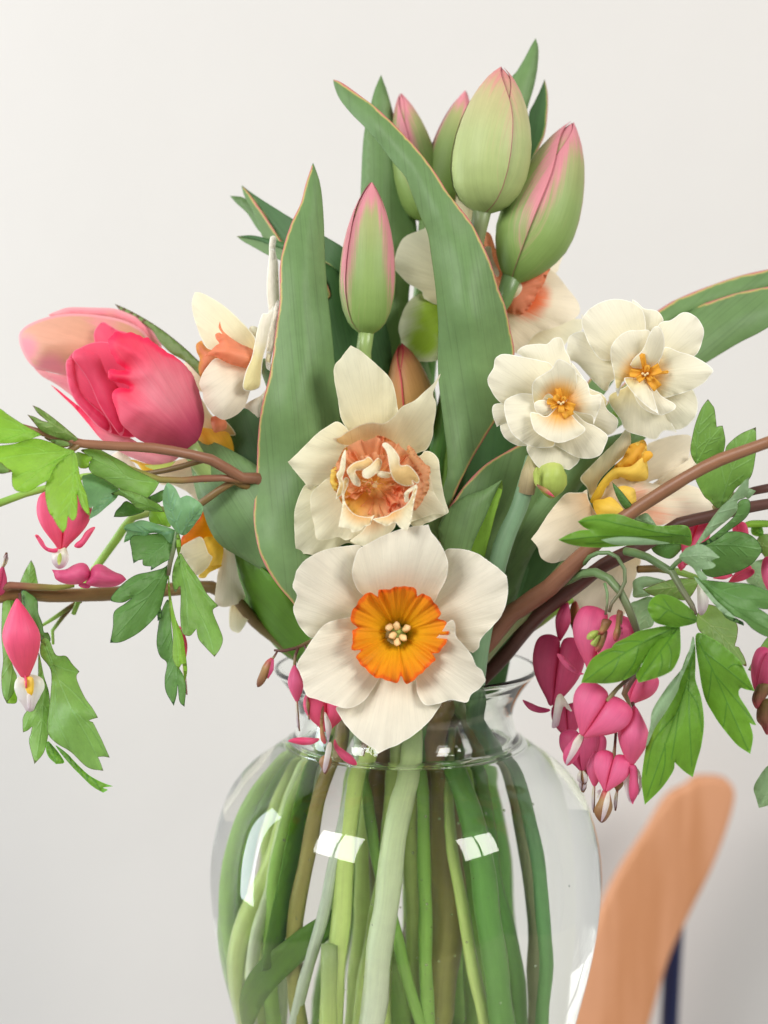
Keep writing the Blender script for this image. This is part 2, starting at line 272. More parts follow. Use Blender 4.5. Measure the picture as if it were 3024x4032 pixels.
def S(name, parent, fr, outline, d, mat, base=None, tip=None, bulge=0.0, ruffle=0.0, rufl=60., wav=.5, fold=0.0, h=9.0, hi=17.0, veins=None, paint=None, solid=0.0, label=None, ragged=0.0, edgef=None, pillow=False, eside=0):
    """a blade of plant tissue: outline in photo pixels, depths (mm) by a thin-plate spline through a few points, plus
    bulge (middle towards the viewer), fold along the axis, ruffled margin"""
    SEED[0] += 1; rs = np.random.RandomState(SEED[0])
    raw = [(*fr.px(x, y), c) for x, y, c in parse(outline)]
    ol, cor = smooth_closed(raw, h)
    def fx(p): return np.array(fr.px(*p[:2]))
    cen = ol.mean(axis=0)
    b = fx(base) if base is not None else np.array([cen[0], ol[:, 1].max()])
    t = fx(tip) if tip is not None else ol[np.argmax(((ol-b)**2).sum(1))]
    if ragged:
        nx = np.roll(ol, -1, 0)-np.roll(ol, 1, 0); nx = np.stack([nx[:, 1], -nx[:, 0]], 1); nx /= np.linalg.norm(nx, axis=1)[:, None]+1e-9
        g = rs.randn(len(ol)); g = (g+np.roll(g, 1)+np.roll(g, -1))/1.7; far = np.clip(((ol-b)@(t-b))/((t-b)@(t-b)+1e-9), 0, 1)
        ol = ol+nx*(g*ragged*far)[:, None]*np.array([0 if c else 1 for c in cor])[:, None]
    mn, mx = ol.min(0), ol.max(0)
    gx = np.arange(mn[0], mx[0], hi); gy = np.arange(mn[1], mx[1], hi*.866)
    G = np.array([(x+(hi*.5 if j % 2 else 0), y) for j, y in enumerate(gy) for x in gx]) if len(gx) and len(gy) else np.zeros((0, 2))
    if len(G): G = G+rs.uniform(-.12, .12, G.shape)*hi
    VP = []; voff = []
    ax = t-b; L = np.linalg.norm(ax)+1e-9
    if veins:
        lines = []
        if veins == 'auto':
            tips = [ol[i] for i in range(len(ol)) if cor[i] and np.linalg.norm(ol[i]-b) > .42*L]
            if not any(np.linalg.norm(q-t) < 5 for q in tips): tips.append(t)
            keep = []
            for i in range(len(tips)):                   # only outward corners
                k = np.argmin(((ol-tips[i])**2).sum(1)); a_, c_ = ol[k-3], ol[(k+3) % len(ol)]
                if np.linalg.norm((a_+c_)/2-b) < np.linalg.norm(tips[i]-b): keep.append(tips[i])
            for q in keep:
                pts = [b+(q-b)*s+np.array([-(q-b)[1], (q-b)[0]])*.05*math.sin(s*3.1)*(1 if (q-b)[0]*ax[1]-(q-b)[1]*ax[0] > 0 else -1) for s in np.linspace(0.02, .93, 14)]
                lines.append(pts)
                for s0 in (.3, .48, .66):
                    for sg in (-1, 1):
                        o = pts[int(s0*13)]; dv = (q-b)/np.linalg.norm(q-b); ang = sg*R(33+rs.uniform(-6, 6)); ca, sa = math.cos(ang), math.sin(ang)
                        dv = np.array([dv[0]*ca-dv[1]*sa, dv[0]*sa+dv[1]*ca]); lines.append([o+dv*np.linalg.norm(q-b)*.24*k for k in np.linspace(.08, 1, 6)])
        else:
            for vs in veins:
                pp = [np.array(fr.px(x, y)) for x, y, c in parse(vs)]; pts = []
                for i in range(len(pp)-1):
                    p0 = pp[i-1] if i else pp[i]; p3 = pp[i+2] if i+2 < len(pp) else pp[i+1]; m = max(2, int(np.linalg.norm(pp[i+1]-pp[i])/h))
                    pts += [cr(p0, pp[i], pp[i+1], p3, j/m) for j in range(m)]
                lines.append(pts+[pp[-1]])
        for pts in lines:
            pts = np.array(pts); m = max(2, int(np.linalg.norm(pts[-1]-pts[0])/(h*.9)))
            s = np.linspace(0, len(pts)-1, m); i0 = np.clip(s.astype(int), 0, len(pts)-2); f = (s-i0)[:, None]
            pts = pts[i0]*(1-f)+pts[i0+1]*f
            dv = np.gradient(pts, axis=0) if len(pts) > 1 else np.zeros_like(pts); dv /= np.linalg.norm(dv, axis=1)[:, None]+1e-9; nr = np.stack([-dv[:, 1], dv[:, 0]], 1)
            VP.append(pts); voff += [pts+nr*4.5, pts-nr*4.5]
    cand = []
    isv = []
    def far_enough(Q, ref, r): return ((Q[:, None]-ref[None])**2).sum(-1).min(1) > r*r
    vpts = np.zeros((0, 2))
    if VP:
        V = np.concatenate(VP); V = V[inside(ol, V)]; V = V[far_enough(V, ol, 2.5)] if len(V) else V
        u = []
        for q in V:
            if all((q[0]-z[0])**2+(q[1]-z[1])**2 > 9 for z in u[-60:]): u.append(q)
        V = np.array(u).reshape(-1, 2)
        O = np.concatenate(voff); O = O[inside(ol, O)]; O = O[far_enough(O, ol, 2.5)] if len(O) else O
        if len(O) and len(V): O = O[far_enough(O, V, 3.6)]
        vpts = np.concatenate([V, O]) if len(O) else V; isv = [1.0]*len(V)+[0.0]*len(O)
    if len(G):
        G = G[inside(ol, G)]
        if len(G): G = G[far_enough(G, ol, h*.75)]
        if len(G) and len(vpts): G = G[far_enough(G, vpts, 6)]
    ring = np.zeros((0, 2))
    if eside:
        nx = np.roll(ol, -1, 0)-np.roll(ol, 1, 0); nx = np.stack([nx[:, 1], -nx[:, 0]], 1); nx /= np.linalg.norm(nx, axis=1)[:, None]+1e-9
        ring = np.concatenate([ol+nx*r_*s_ for r_ in (4.5, 10) for s_ in (-1, 1)]); ring = ring[inside(ol, ring)]; ring = ring[far_enough(ring, ol, 3.8)]
        if len(G): G = G[far_enough(G, ring, 7)]
    q = np.concatenate([ol, vpts.reshape(-1, 2), G.reshape(-1, 2), ring])
    vein0 = [0.0]*len(ol)+list(isv)+[0.0]*(len(G)+len(ring))
    n = len(ol)
    r = delaunay_2d_cdt([Vector(p) for p in q], [(i, (i+1) % n) for i in range(n)], [], 1, 1e-4, True)
    qv = np.array([tuple(p) for p in r[0]]); faces = [tuple(f) for f in r[2]]
    if faces:
        cc = np.array([qv[list(f)].mean(axis=0) for f in faces]); ok = inside(ol, cc); faces = [f for f, k in zip(faces, ok) if k]
    orig = r[3]; vein = np.array([max([vein0[k] for k in o if k < len(vein0)] or [0.0]) for o in orig])
    ed = np.sqrt(((qv[:, None]-ol[None])**2).sum(-1).min(1))*MM
    al = np.clip(((qv-b)@ax)/(L*L), 0, 1); nrm = np.array([-ax[1], ax[0]])/L; ac = (qv-b)@nrm
    if isinstance(d, (int, float)): dep = np.full(len(qv), float(d))
    else: dep = tps([(*fr.px(x, y), z) for x, y, z in d])(qv)
    em = ed.max()+1e-6; e = np.clip(ed/em, 0, 1)
    dep = dep-bulge*(np.sqrt(np.clip(1-(1-e)**2, 0, 1)) if pillow or name not in ('leaf', 'petal', 'tepal', 'petaloid', 'corona', 'corona_piece') else (1-(1-e)**2)*(1.15 if name == 'leaf' else 1.0))
    if fold: dep = dep+fold*np.abs(ac)/(np.abs(ac).max()+1e-6)
    ph = rs.uniform(0, 6.28, 6); X, Y = qv[:, 0], qv[:, 1]
    dep = dep+wav*(np.sin(X/75+ph[0])*np.sin(Y/90+ph[1])+.5*np.sin(X/41+Y/60+ph[2]))
    if ruffle:
        if name == 'petal': ruffle, rufl = ruffle*.62, rufl*1.7
        k = (1-e)**2.5; th = np.arctan2(ac, ((qv-b)@ax)/L+1e-6)*L
        dep = dep+ruffle*k*(np.sin(th/rufl*6.28+ph[3]+1.3*np.sin(th/rufl*1.7+ph[5]))+.6*np.sin(th/rufl*6.28*1.9+ph[4]+X/60))
    verts = [P(x, y, z) for (x, y), z in zip(qv, dep)]
    if eside:
        it_, ib_ = np.argmin(((ol-t)**2).sum(1)), np.argmin(((ol-b)**2).sum(1)); nb = ((qv[:, None]-ol[None])**2).sum(-1).argmin(1); side_ = np.where((nb-it_) % n <= (ib_-it_) % n, 1, -1)
    if isinstance(mat, str) and mat.startswith('tleaf'): ed = np.where(side_ == eside, ed, 9.0) if eside else np.full(len(qv), 9.0)
    if mat == 'tulip_pink': ed = ed+np.clip(.7-al, 0, 1)*14
    tint = np.zeros(len(qv))
    for it in (paint or []):
        c = fx(it); rr = it[2]*fr.k; a = it[3] if len(it) > 3 else 1.0
        rad = np.sqrt(((qv-c)**2).sum(1))/rr; tint = np.maximum(tint, a*np.clip(1.35-rad, 0, 1))
    if edgef: tint = np.maximum(tint, edgef*np.clip(1-e*2.2, 0, 1))
    if name in ('petal', 'tepal', 'petaloid'): ac = np.arctan2(ac, ((qv-b)@ax)/L+.25*L)*L*.75
    uv = np.stack([ac*MM/10+rs.uniform(0, 9), al*L*MM/10+rs.uniform(0, 9)], 1)
    return link(name, verts, faces, mat, parent, dict(al=al, ed=ed, vein=vein, tint=tint), uv, solid=solid, label=label)

def spline(pts, rad, step):
    pts = [Vector(p) for p in pts]; out = []; rr = []
    for i in range(len(pts)-1):
        p0 = pts[i-1] if i else pts[i]*2-pts[i+1]; p3 = pts[i+2] if i+2 < len(pts) else pts[i+1]*2-pts[i]
        m = max(1, int((pts[i+1]-pts[i]).length/step))
        for j in range(m):
            t = j/m; out.append(cr(p0, pts[i], pts[i+1], p3, t)); rr.append(rad[i]*(1-t)+rad[i+1]*t)
    out.append(pts[-1]); rr.append(rad[-1]); return out, rr
def tube(name, parent, pts, rad, mat, seg=10, step=.006, flat=1.0, lump=.04, label=None, ribs=0):
    """stem: radii in millimetres along a smooth path"""
    SEED[0] += 1; rs = random.Random(SEED[0])
    if not isinstance(rad, (list, tuple)): rad = [rad]*len(pts)
    if len(rad) != len(pts): rad = [rad[0]+(rad[-1]-rad[0])*i/(len(pts)-1) for i in range(len(pts))]
    c, r = spline(pts, rad, step); n = len(c); ph0 = rs.uniform(0, 6); jit = (.00035 if lump else 0.0)*min(2.0, max(rad)/2.5)
    c = [p+Vector((math.sin(i*.43+ph0)+.6*math.sin(i*.97+ph0*2), math.cos(i*.37+ph0), 0))*jit*min(1, i/4) for i, p in enumerate(c)]
    T = [(c[min(i+1, n-1)]-c[max(i-1, 0)]).normalized() for i in range(n)]
    u = T[0].orthogonal().normalized(); V = []; F = []; al = []; uv = []; s = 0
    ph = rs.uniform(0, 6)
    for i in range(n):
        u = (u-T[i]*u.dot(T[i])).normalized(); w = T[i].cross(u)
        if i: s += (c[i]-c[i-1]).length
        for k in range(seg):
            a = 2*math.pi*k/seg; q = r[i]*.001*(1+lump*math.sin(s*260+a*2+ph)+ribs*math.cos(a*seg/2))
            V.append(c[i]+u*math.cos(a)*q+w*math.sin(a)*q*flat); al.append(i/(n-1)); uv.append((abs(k-seg/2)/seg*r[i]*.6, s*100))
    for i in range(n-1):
        for k in range(seg):
            k2 = (k+1) % seg; F.append((i*seg+k, i*seg+k2, (i+1)*seg+k2, (i+1)*seg+k))
    V.append(c[0]-T[0]*r[0]*.0003); V.append(c[-1]+T[-1]*r[-1]*.0003); al += [0, 1]; uv += [(0, 0), (0, s*100)]; a0, a1 = len(V)-2, len(V)-1
    for k in range(seg):
        k2 = (k+1) % seg; F.append((a0, k2, k)); F.append((a1, (n-1)*seg+k, (n-1)*seg+k2))
    z = [0.0]*len(V)
    return link(name, V, F, mat, parent, dict(al=al, ed=[9.0]*len(V), vein=z, tint=z), uv, label=label)
def frame(base, tip, yaw=0.0):
    """axes of a flower: Y from base to tip, Z towards the viewer turned by yaw"""
    Y = (tip-base); L = Y.length; Y = Y/L; v = (CAM-base).normalized(); Z = (v-Y*v.dot(Y)).normalized(); X = Y.cross(Z)
    if yaw:
        c, s = math.cos(yaw), math.sin(yaw); X, Z = X*c-Z*s, Z*c+X*s
    return X, Y, Z, L
def prof(tab, t):
    for (a, x), (b, y) in zip(tab, tab[1:]):
        if t <= b:
            f = (t-a)/(b-a); f = f*f*(3-2*f) if False else f; return x+(y-x)*f
    return tab[-1][1]
BUD = [(0, .16), (.03, .44), (.08, .68), (.15, .86), (.25, .97), (.35, 1.0), (.45, .97), (.56, .89), (.67, .77), (.78, .61), (.88, .41), (.95, .22), (1, .05)]
BUD_ROUND = [(0, .16), (.03, .42), (.08, .66), (.16, .86), (.27, .97), (.38, 1.0), (.5, .97), (.62, .88), (.74, .74), (.84, .56), (.92, .36), (.97, .19), (1, .05)]
def tulip_bud(parent, base, tip, rad, mat, seam=20., bend=0.0, pinkside=.5, pinktip=.5, pinkall=0.0, profile=BUD, open_=0.0, mats=None):
    """six tepals wrapped round an egg: three outer, three inner"""
    X, Y, Z, L = frame(base, tip); nt, na = 26, 15
    for ring in (1, 0):
        for k in range(3):
            phi0 = R(seam-60+120*k+(60 if ring else 0)); V = []; F = []; al = []; ed = []; ti = []; uv = []
            half = R(66)
            for i in range(nt+1):
                t = i/nt; r = prof(profile, t)*rad*(.93 if ring else 1.0)
                hw = half*(1 if t < .55 else max(.2, 1-((t-.55)/.45)**2.4*.62))
                top = L*(t*(.985 if ring else 1.0))
                for j in range(na+1):
                    a = -1+2*j/na; ph = phi0+a*hw
                    rr = r*(1+.03*a-.015+.02*math.cos(a*1.6)-(.01*abs(a)**6))+.00012*math.cos(3*k)
                    c = base+Y*top+X*(bend*4*t*(1-t)*rad)
                    V.append(c+X*math.sin(ph)*rr+Z*math.cos(ph)*rr); al.append(t); w = hw*r*1000
                    ed.append(min((1-abs(a))*w, (1-t)*L*1000*.6+.6)); uv.append((a*w/10+k*3.1, t*L*100))
                    ti.append(min(1.0, max(pinkall, pinkside*max(0, abs(a)-.35+.35*max(0, t-.3))*1.7*min(1, t*2.2), pinktip*max(0, (t-.72)/.2))))
            for i in range(nt):
                for j in range(na):
                    o = i*(na+1)+j; F.append((o, o+1, o+na+2, o+na+1))
            link('tepal', V, F, mat, parent, dict(al=al, ed=ed, vein=[0.0]*len(V), tint=ti), uv)
# heart flower --------------------------------------------------------------------------------
HT = [(-.20, .43, .03, .06), (-.185, .435, .26, .36), (-.13, .455, .42, .62), (-.04, .485, .49, .84), (.10, .50, .515, .96), (.22, .50, .52, 1.0), (.35, .475, .495, .98), (.48, .425, .445, .92), (.60, .355, .375, .82), (.72, .265, .285, .66), (.82, .18, .20, .50), (.91, .11, .125, .34), (1.0, .07, .075, .2)]
def pouch(name, parent, o, X, Y, Z, L, W, T, s, mat, label=None, drop=False):
    V = []; F = []; al = []; uv = []; seg = 18; H = HT
    for i, (h, c, hw, th) in enumerate(H):
        if drop: th = th*min(1.0, .12+max(0.0, h+.2)/.62)**.8; c, hw = c*(.5+.5*min(1, (h+.2)/.5)), hw*(.5+.5*min(1, (h+.2)/.5))
        for k in range(seg):
            a = 2*math.pi*k/seg; ca, sa = math.cos(a), math.sin(a)
            lo_, hi_ = c-hw, c+hw; k0 = lo_+(hi_-lo_)*(.5-.2*max(0.0, min(1.0, (h+.15)/.3)))
            V.append(o+Y*(h*L)+X*(s*W*(k0+((hi_-k0) if ca > 0 else (k0-lo_))*math.copysign(abs(ca)**.85, ca)))+Z*(T*th*math.copysign(abs(sa)**.95, sa))); al.append(max(0, min(1, (h+.2)/1.2))); uv.append((abs(a-math.pi)*W*60, h*L*100))
    for i in range(len(H)-1):
        for k in range(seg):
            k2 = (k+1) % seg; F.append((i*seg+k, i*seg+k2, (i+1)*seg+k2, (i+1)*seg+k))
    F.append(tuple(range(seg))[::-1]); F.append(tuple(range((len(H)-1)*seg, len(H)*seg)))
    z = [0.0]*len(V)
    return link(name, V, F, mat, parent, dict(al=al, ed=[9.0]*len(V), vein=z, tint=z), uv, subd=1, label=label)
def strap(name, parent, c, w, up, mat, thick=.0005, cup=.15, paint=None):
    """a narrow petal along 3D points c with half-widths w, facing up"""
    pts, ww = spline(c, w, .0012); n = len(pts); V = []; F = []; al = []; ti = []; uv = []; ed = []; na = 6
    for i in range(n):
        t = (pts[min(i+1, n-1)]-pts[max(i-1, 0)]).normalized(); side = t.cross(up).normalized(); nn = side.cross(t)
        for j in range(na+1):
            a = -1+2*j/na; V.append(pts[i]+side*a*ww[i]+nn*(cup*ww[i]*(a*a))); al.append(i/(n-1)); ti.append(paint(i/(n-1), a) if paint else 0.0); uv.append((a*ww[i]*100, i*.12)); ed.append((1-abs(a))*ww[i]*1000)
    for i in range(n-1):
        for j in range(na):
            o = i*(na+1)+j; F.append((o, o+1, o+na+2, o+na+1))
    return link(name, V, F, mat, parent, dict(al=al, ed=ed, vein=[0.0]*len(V), tint=ti), uv, solid=thick)
def heart(parent, fr, top, tip, width, d, mat='pink', yaw=0.0, thick=.5, tips=True, inner=.5, dtip=0.0, name='flower', white=True, innermat='inner_tan', flip=1.0, reflex=.5):
    """bleeding heart: two pink pouches, turned-up tips, white inner petals"""
    a = fr.P(*top, d); b = fr.P(*tip, d+dtip); X, Y, Z, L = frame(a, b, R(yaw)); W = width*fr.k*MM*.001*.5*1.0; T = W*thick
    f = sub(name, parent, a)
    for s in (-1, 1): pouch('outer_petal', f, a, X, Y, Z, L, W, T, s, M[mat], drop=abs(yaw) > 55)
    if tips:
        for s in (-1, 1):
            p = [a+Y*(.93*L)+X*(s*.09*W), a+Y*(1.04*L)+X*(s*.14*W), a+Y*((1.08)*L)+X*(s*(.14+.3*reflex)*W), a+Y*((1.08-.25*reflex)*L)+X*(s*(.14+.75*reflex)*W), a+Y*((1.08-.55*reflex)*L)+X*(s*(.14+.95*reflex)*W)]
            strap('petal_tip', f, p, [.09*W, .12*W, .15*W, .13*W, .02*W], Z, M[mat])
    if inner > 0:
        q = [a+Y*(.9*L), a+Y*(1.0*L), a+Y*((1+inner*.35)*L), a+Y*((1+inner*.7)*L), a+Y*((1+inner)*L)]
        for s in (-1, 1):
            strap('inner_petal', f, [v+X*(s*.05*W)-Z*(.02*W) for v in q], [.07*W, .09*W, .1*W, .17*W, .03*W], Z, M[innermat])
        if white:
            pw = lambda t, u: 1.0 if (t < .45 and abs(u) < .35) else 0.0
            for s in (-1, 1):
                strap('crest', f, [a+Y*(.99*L)+Z*(.06*W)+X*(s*.06*W), a+Y*((1+inner*.3)*L)+Z*(.1*W)+X*(s*.16*W), a+Y*((1+inner*.62)*L)+Z*(.1*W)+X*(s*.18*W), a+Y*((1+inner*.9)*L)+Z*(.06*W)+X*(s*.06*W)], [.03*W, .09*W, .1*W, .015*W], Z, M['inner_white'], paint=pw if inner > .55 else None)
    return f
def frill(parent, fr, path, d, w, mat, amp=2.2, wl=5.0, name='frill', up=None, tintv=0.0):
    """curly ribbon along a path: ruffles swing to and fro in depth and height"""
    SEED[0] += 1; rs = random.Random(SEED[0])
    pts = [fr.P(x, y, d) for x, y, _ in parse(path)]; c, _ = spline(pts, [1]*len(pts), .0008); n = len(c); V = []; F = []; al = []; ti = []; uv = []; na = 5; s = 0; ph = rs.uniform(0, 6)
    for i in range(n):
        t = (c[min(i+1, n-1)]-c[max(i-1, 0)]).normalized()
        if i: s += (c[i]-c[i-1]).length*1000
        o = (up or Vector((0, -1, 0))); side = t.cross(o).normalized()
        for j in range(na+1):
            a = j/na; sw = amp*.001*a*a*(math.sin(s/wl*6.28+ph)+.5*math.sin(s/wl*11.7+ph*2)); V.append(c[i]+o*(w*.001*a)+side*sw+t*(.3*amp*.001*a*math.cos(s/wl*6.28+ph))); al.append(a); ti.append(tintv*a*a); uv.append((s/10, a*w/10))
    for i in range(n-1):
        for j in range(na):
            o_ = i*(na+1)+j; F.append((o_, o_+1, o_+na+2, o_+na+1))
    return link(name, V, F, M[mat], parent, dict(al=al, ed=[(1-a)*w for a in al], vein=[0.0]*len(V), tint=ti), uv)
def ellipsoid(name, parent, base, tip, r, mat, seg=16, n=12, tab=None, lump=0.0):
    X, Y, Z, L = frame(base, tip); V = []; F = []; al = []; uv = []
    for i in range(n+1):
        t = i/n; q = r*(prof(tab, t) if tab else math.sqrt(max(0.0, 1-(2*t-1)**2))*.98+.02)
        for k in range(seg):
            a = 2*math.pi*k/seg; qq = q*(1+lump*math.sin(a*3+t*7)); V.append(base+Y*(t*L)+X*math.cos(a)*qq+Z*math.sin(a)*qq); al.append(t); uv.append((abs(a-math.pi)*r*60, t*L*100))
    for i in range(n):
        for k in range(seg):
            k2 = (k+1) % seg; F.append((i*seg+k, i*seg+k2, (i+1)*seg+k2, (i+1)*seg+k))
    F.append(tuple(range(seg))[::-1]); F.append(tuple(range(n*seg, (n+1)*seg)))
    z = [0.0]*len(V)
    return link(name, V, F, mat, parent, dict(al=al, ed=[9.0]*len(V), vein=z, tint=z), uv)
# ------------------------------------------------------------------ setting: wall, table, chair, vase, water
def plain(name, c, rough=.6, noise=0.03, nscale=40, bump=.05, spec=.3, metallic=0.0, streak=None, bdist=.001):
    g = N(name); geo = g.n('ShaderNodeTexCoord').outputs['Object']
    f = g.noise(geo, nscale, 5, .6); col = g.mix(1.0, lin(c), g.math('ADD', g.math('MULTIPLY', g.math('SUBTRACT', f, .5), noise*4), 1.0), 'MULTIPLY')
    if streak:
        s2 = g.noise(g.vmul(geo, (60, 60, 5)), 1.0, 4, .6); col = g.mix(g.rng(s2, .42, .66, 0, .7), col, lin(streak))
    b = g.n('ShaderNodeBump'); b.inputs['Strength'].default_value = bump; b.inputs['Distance'].default_value = bdist; g.l(g.noise(geo, nscale*6, 3, .6), b.inputs['Height'])
    p = g.n('ShaderNodeBsdfPrincipled'); g.l(col, p.inputs['Base Color']); p.inputs['Roughness'].default_value = rough; p.inputs['Specular IOR Level'].default_value = spec; p.inputs['Metallic'].default_value = metallic
    g.l(b.outputs[0], p.inputs['Normal']); o = g.n('ShaderNodeOutputMaterial'); g.l(p.outputs[0], o.inputs[0]); return g.m
M['wall'] = plain('painted_wall', '#d9d6d2', .8, .02, 5, .2, .2, bdist=.0015)
M['table'] = plain('pale_table_top', '#c9c2b4', .5, .03, 8, .05)
M['wood'] = plain('beech_wood', '#dc9f78', .55, .05, 14, .1, .3, streak='#c68658')
M['navy'] = plain('navy_metal', '#23284e', .4, .03, 30, .05, .4)
def box(name, lo, hi, mat, parent=None):
    x0, y0, z0 = lo; x1, y1, z1 = hi
    V = [(x, y, z) for z in (z0, z1) for y in (y0, y1) for x in (x0, x1)]
    F = [(0, 2, 3, 1), (4, 5, 7, 6), (0, 1, 5, 4), (2, 6, 7, 3), (0, 4, 6, 2), (1, 3, 7, 5)]
    o = link(name, V, F, mat, parent, smooth=False); m = o.modifiers.new('bev', 'BEVEL'); m.width = .004; m.segments = 3; return o
TZ = zv(2476)
w = box('wall', (-2.4, .47, -1.2), (2.6, .57, 2.2), M['wall']); w['kind'] = 'structure'
t = box('table_top', (-.32, -.30, TZ-.03), (.36, .105, TZ-.0005), M['table']); t['kind'] = 'structure'

# chair: curved wooden back rail end and a navy leg, out of focus behind
ch = thing('chair', 'blurred wooden chair with a rounded tan backrest and navy metal leg behind the vase', 'chair', P(2450, 4300, 385))
S('backrest', ch, F0, '1486,1694 1505,1678 1560,1680 1582,1702 1576,1752 1540,1855 1492,1955 1442,2062 1397,2212 1340,2400 1300,2600 1080,2600 1150,2400 1222,2212 1252,2100 1288,1985 1332,1890 1392,1798 1440,1722', 384, M['wood'], base=(1250, 2500), bulge=0, wav=0, h=20, hi=40, solid=.016)
bk = ch.children[0].modifiers.new('bev', 'BEVEL'); bk.width = .005; bk.segments = 3; bk.limit_method = 'ANGLE'
tube('leg', ch, [F0.P(1462, 1930, 400), F0.P(1446, 2212, 402), F0.P(1436, 2560, 405)], [6.3, 6.3, 6.3], M['navy'], seg=16, lump=0)

# glass vase, water-filled to the throat
def glass(name, ior, col, rough=0.0):
    g = N(name); s = g.n('ShaderNodeBsdfGlass'); s.inputs['Color'].default_value = col; s.inputs['Roughness'].default_value = rough; s.inputs['IOR'].default_value = ior
    o = g.n('ShaderNodeOutputMaterial'); g.l(s.outputs[0], o.inputs[0]); return g.m
M['glass'] = glass('clear_glass', 1.5, (.985, .995, .985, 1))
M['glass_water'] = glass('glass_water_face', 1.333/1.5, (1, 1, 1, 1))
M['water'] = glass('water_surface', 1.333, (1, 1, 1, 1))
PX = 1.8228*MM*.001
OUT = [(1437, 283.5), (1441, 287), (1448, 285), (1460, 275), (1480, 259), (1508, 242), (1535, 234), (1560, 237), (1580, 244), (1590, 251), (1595, 259), (1599, 264), (1603, 265), (1608, 276), (1624, 299), (1658, 342), (1708, 380), (1770, 404), (1830, 417), (1890, 422), (1950, 419), (2010, 411), (2080, 397), (2150, 379), (2212, 363), (2290, 338), (2370, 305), (2430, 277), (2458, 264), (2470, 258), (2476, 246)]
WATER_V = 1603.0
def dens(prof_, m):
    z = [p[0] for p in prof_]; r = [p[1] for p in prof_]; n = len(prof_); out = []
    for i in range(n-1):
        a = np.array(prof_[max(i-1, 0)], float); b = np.array(prof_[i], float); c = np.array(prof_[i+1], float); d = np.array(prof_[min(i+2, n-1)], float)
        for j in range(m): out.append(tuple(cr(a, b, c, d, j/m)))
    out.append(tuple(map(float, prof_[-1]))); return out
OUT = [(v, r*(1+.02*min(1, max(0, (v-1612)/60)))) for v, r in OUT]
OD = dens(OUT, 4)
def wall_r(v):
    for (a, x), (b, y) in zip(OD, OD[1:]):
        if a <= v <= b: return x+(y-x)*(v-a)/(b-a+1e-9)
    return OD[-1][1]
def lathe(rows, seg, closed_bottom=True, top=False):
    V = []; F = []
    for v, r in rows:
        z = zv(v)
        for k in range(seg):
            a = 2*math.pi*k/seg; q = r*PX*(1+.0015*math.sin(a*3+v*.01)+.001*math.sin(a*5-v*.013)); V.append((math.cos(a)*q, math.sin(a)*q, z))
    n = len(rows)
    for i in range(n-1):
        for k in range(seg):
            k2 = (k+1) % seg; F.append((i*seg+k, (i+1)*seg+k, (i+1)*seg+k2, i*seg+k2))
    return V, F
SEGV = 128; TH = 14.5
inner = [(v, wall_r(v)-TH) for v in np.linspace(WATER_V, 1462, 30)]+[(1450, wall_r(1450)-11), (1442, wall_r(1442)-9), (1438, wall_r(1438)-5)]
V, F = lathe(inner+OD, SEGV)
V.append((0, 0, zv(2470))); b = len(V)-1; o = (len(inner)+len(OD)-1)*SEGV
F += [(o+k, b, o+(k+1) % SEGV) for k in range(SEGV)]
va = thing('glass_vase', 'clear rounded glass vase with flared lip and narrow neck holding the bouquet', 'vase', (0, 0, TZ))
link('glass_body', V, F, M['glass'], va)
wt = thing('water', 'clear water filling the glass vase around the cut stems', 'water', (0, 0, zv(2440)))
rows = [(WATER_V, wall_r(WATER_V)-TH)]+[(v, wall_r(v)-TH) for v in np.linspace(WATER_V+4, 2400, 70)]+[(2424, 225), (2436, 190), (2441, 120)]
V, F = lathe(rows, SEGV); V.append((0, 0, zv(2442))); b = len(V)-1; o = (len(rows)-1)*SEGV; F += [(o+k, b, o+(k+1) % SEGV) for k in range(SEGV)]
link('water_body', V, F, M['glass_water'], wt)
rr = np.linspace(0, 1, 16)[1:]; V = [(0, 0, zv(WATER_V))]; F = []
rw = (wall_r(WATER_V)-TH)*PX
for i, q in enumerate(rr):
    for k in range(SEGV):
        a = 2*math.pi*k/SEGV; rq = rw*q*(1+.0015*math.sin(a*3+WATER_V*.01)+.001*math.sin(a*5-WATER_V*.013)); V.append((math.cos(a)*rq, math.sin(a)*rq, zv(WATER_V)+.0030*max(0, (q-.88)/.12)**2-.0030))
for k in range(SEGV):
    F.append((0, 1+k, 1+(k+1) % SEGV))
for i in range(len(rr)-1):
    for k in range(SEGV):
        k2 = (k+1) % SEGV; F.append((1+i*SEGV+k, 1+(i+1)*SEGV+k, 1+(i+1)*SEGV+k2, 1+i*SEGV+k2))
link('water_surface', V, F, M['water'], wt)

def W(x, y, v): return Vector((x*.001, y*.001, zv(v)))
def stem(th, top, path, rad, mat, **k):
    """stem from the flower through the throat of the vase down into the water; path = (x mm, y mm, picture height)"""
    return tube('stem', th, list(top)+[W(*p) for p in path], rad, M[mat], **k)

# small air bubbles clinging to the stems just under the glass
V = []; F = []; rb = random.Random(11)
for q in range(90):
    r = rb.uniform(.00018, .00055); c = W(rb.gauss(6, 22), rb.uniform(-46, -30), rb.uniform(1640, 2180)); o = len(V); ns, nr_ = 8, 6
    for i in range(nr_+1):
        for k in range(ns):
            th = math.pi*i/nr_; V.append(c+Vector((math.sin(th)*math.cos(k*2*math.pi/ns), math.sin(th)*math.sin(k*2*math.pi/ns), math.cos(th)))*r)
    for i in range(nr_):
        for k in range(ns): F.append((o+i*ns+k, o+(i+1)*ns+k, o+(i+1)*ns+(k+1) % ns, o+i*ns+(k+1) % ns))
M['bubble'] = glass('air_bubble', 1/1.333, (1, 1, 1, 1))
bb = link('bubbles', V, F, M['bubble'], wt); bb['kind'] = 'stuff'
# ------------------------------------------------------------------ tulips
def tulip(label, base, group='tulips in the bouquet'): return thing('tulip', label, 'tulip', base, group)
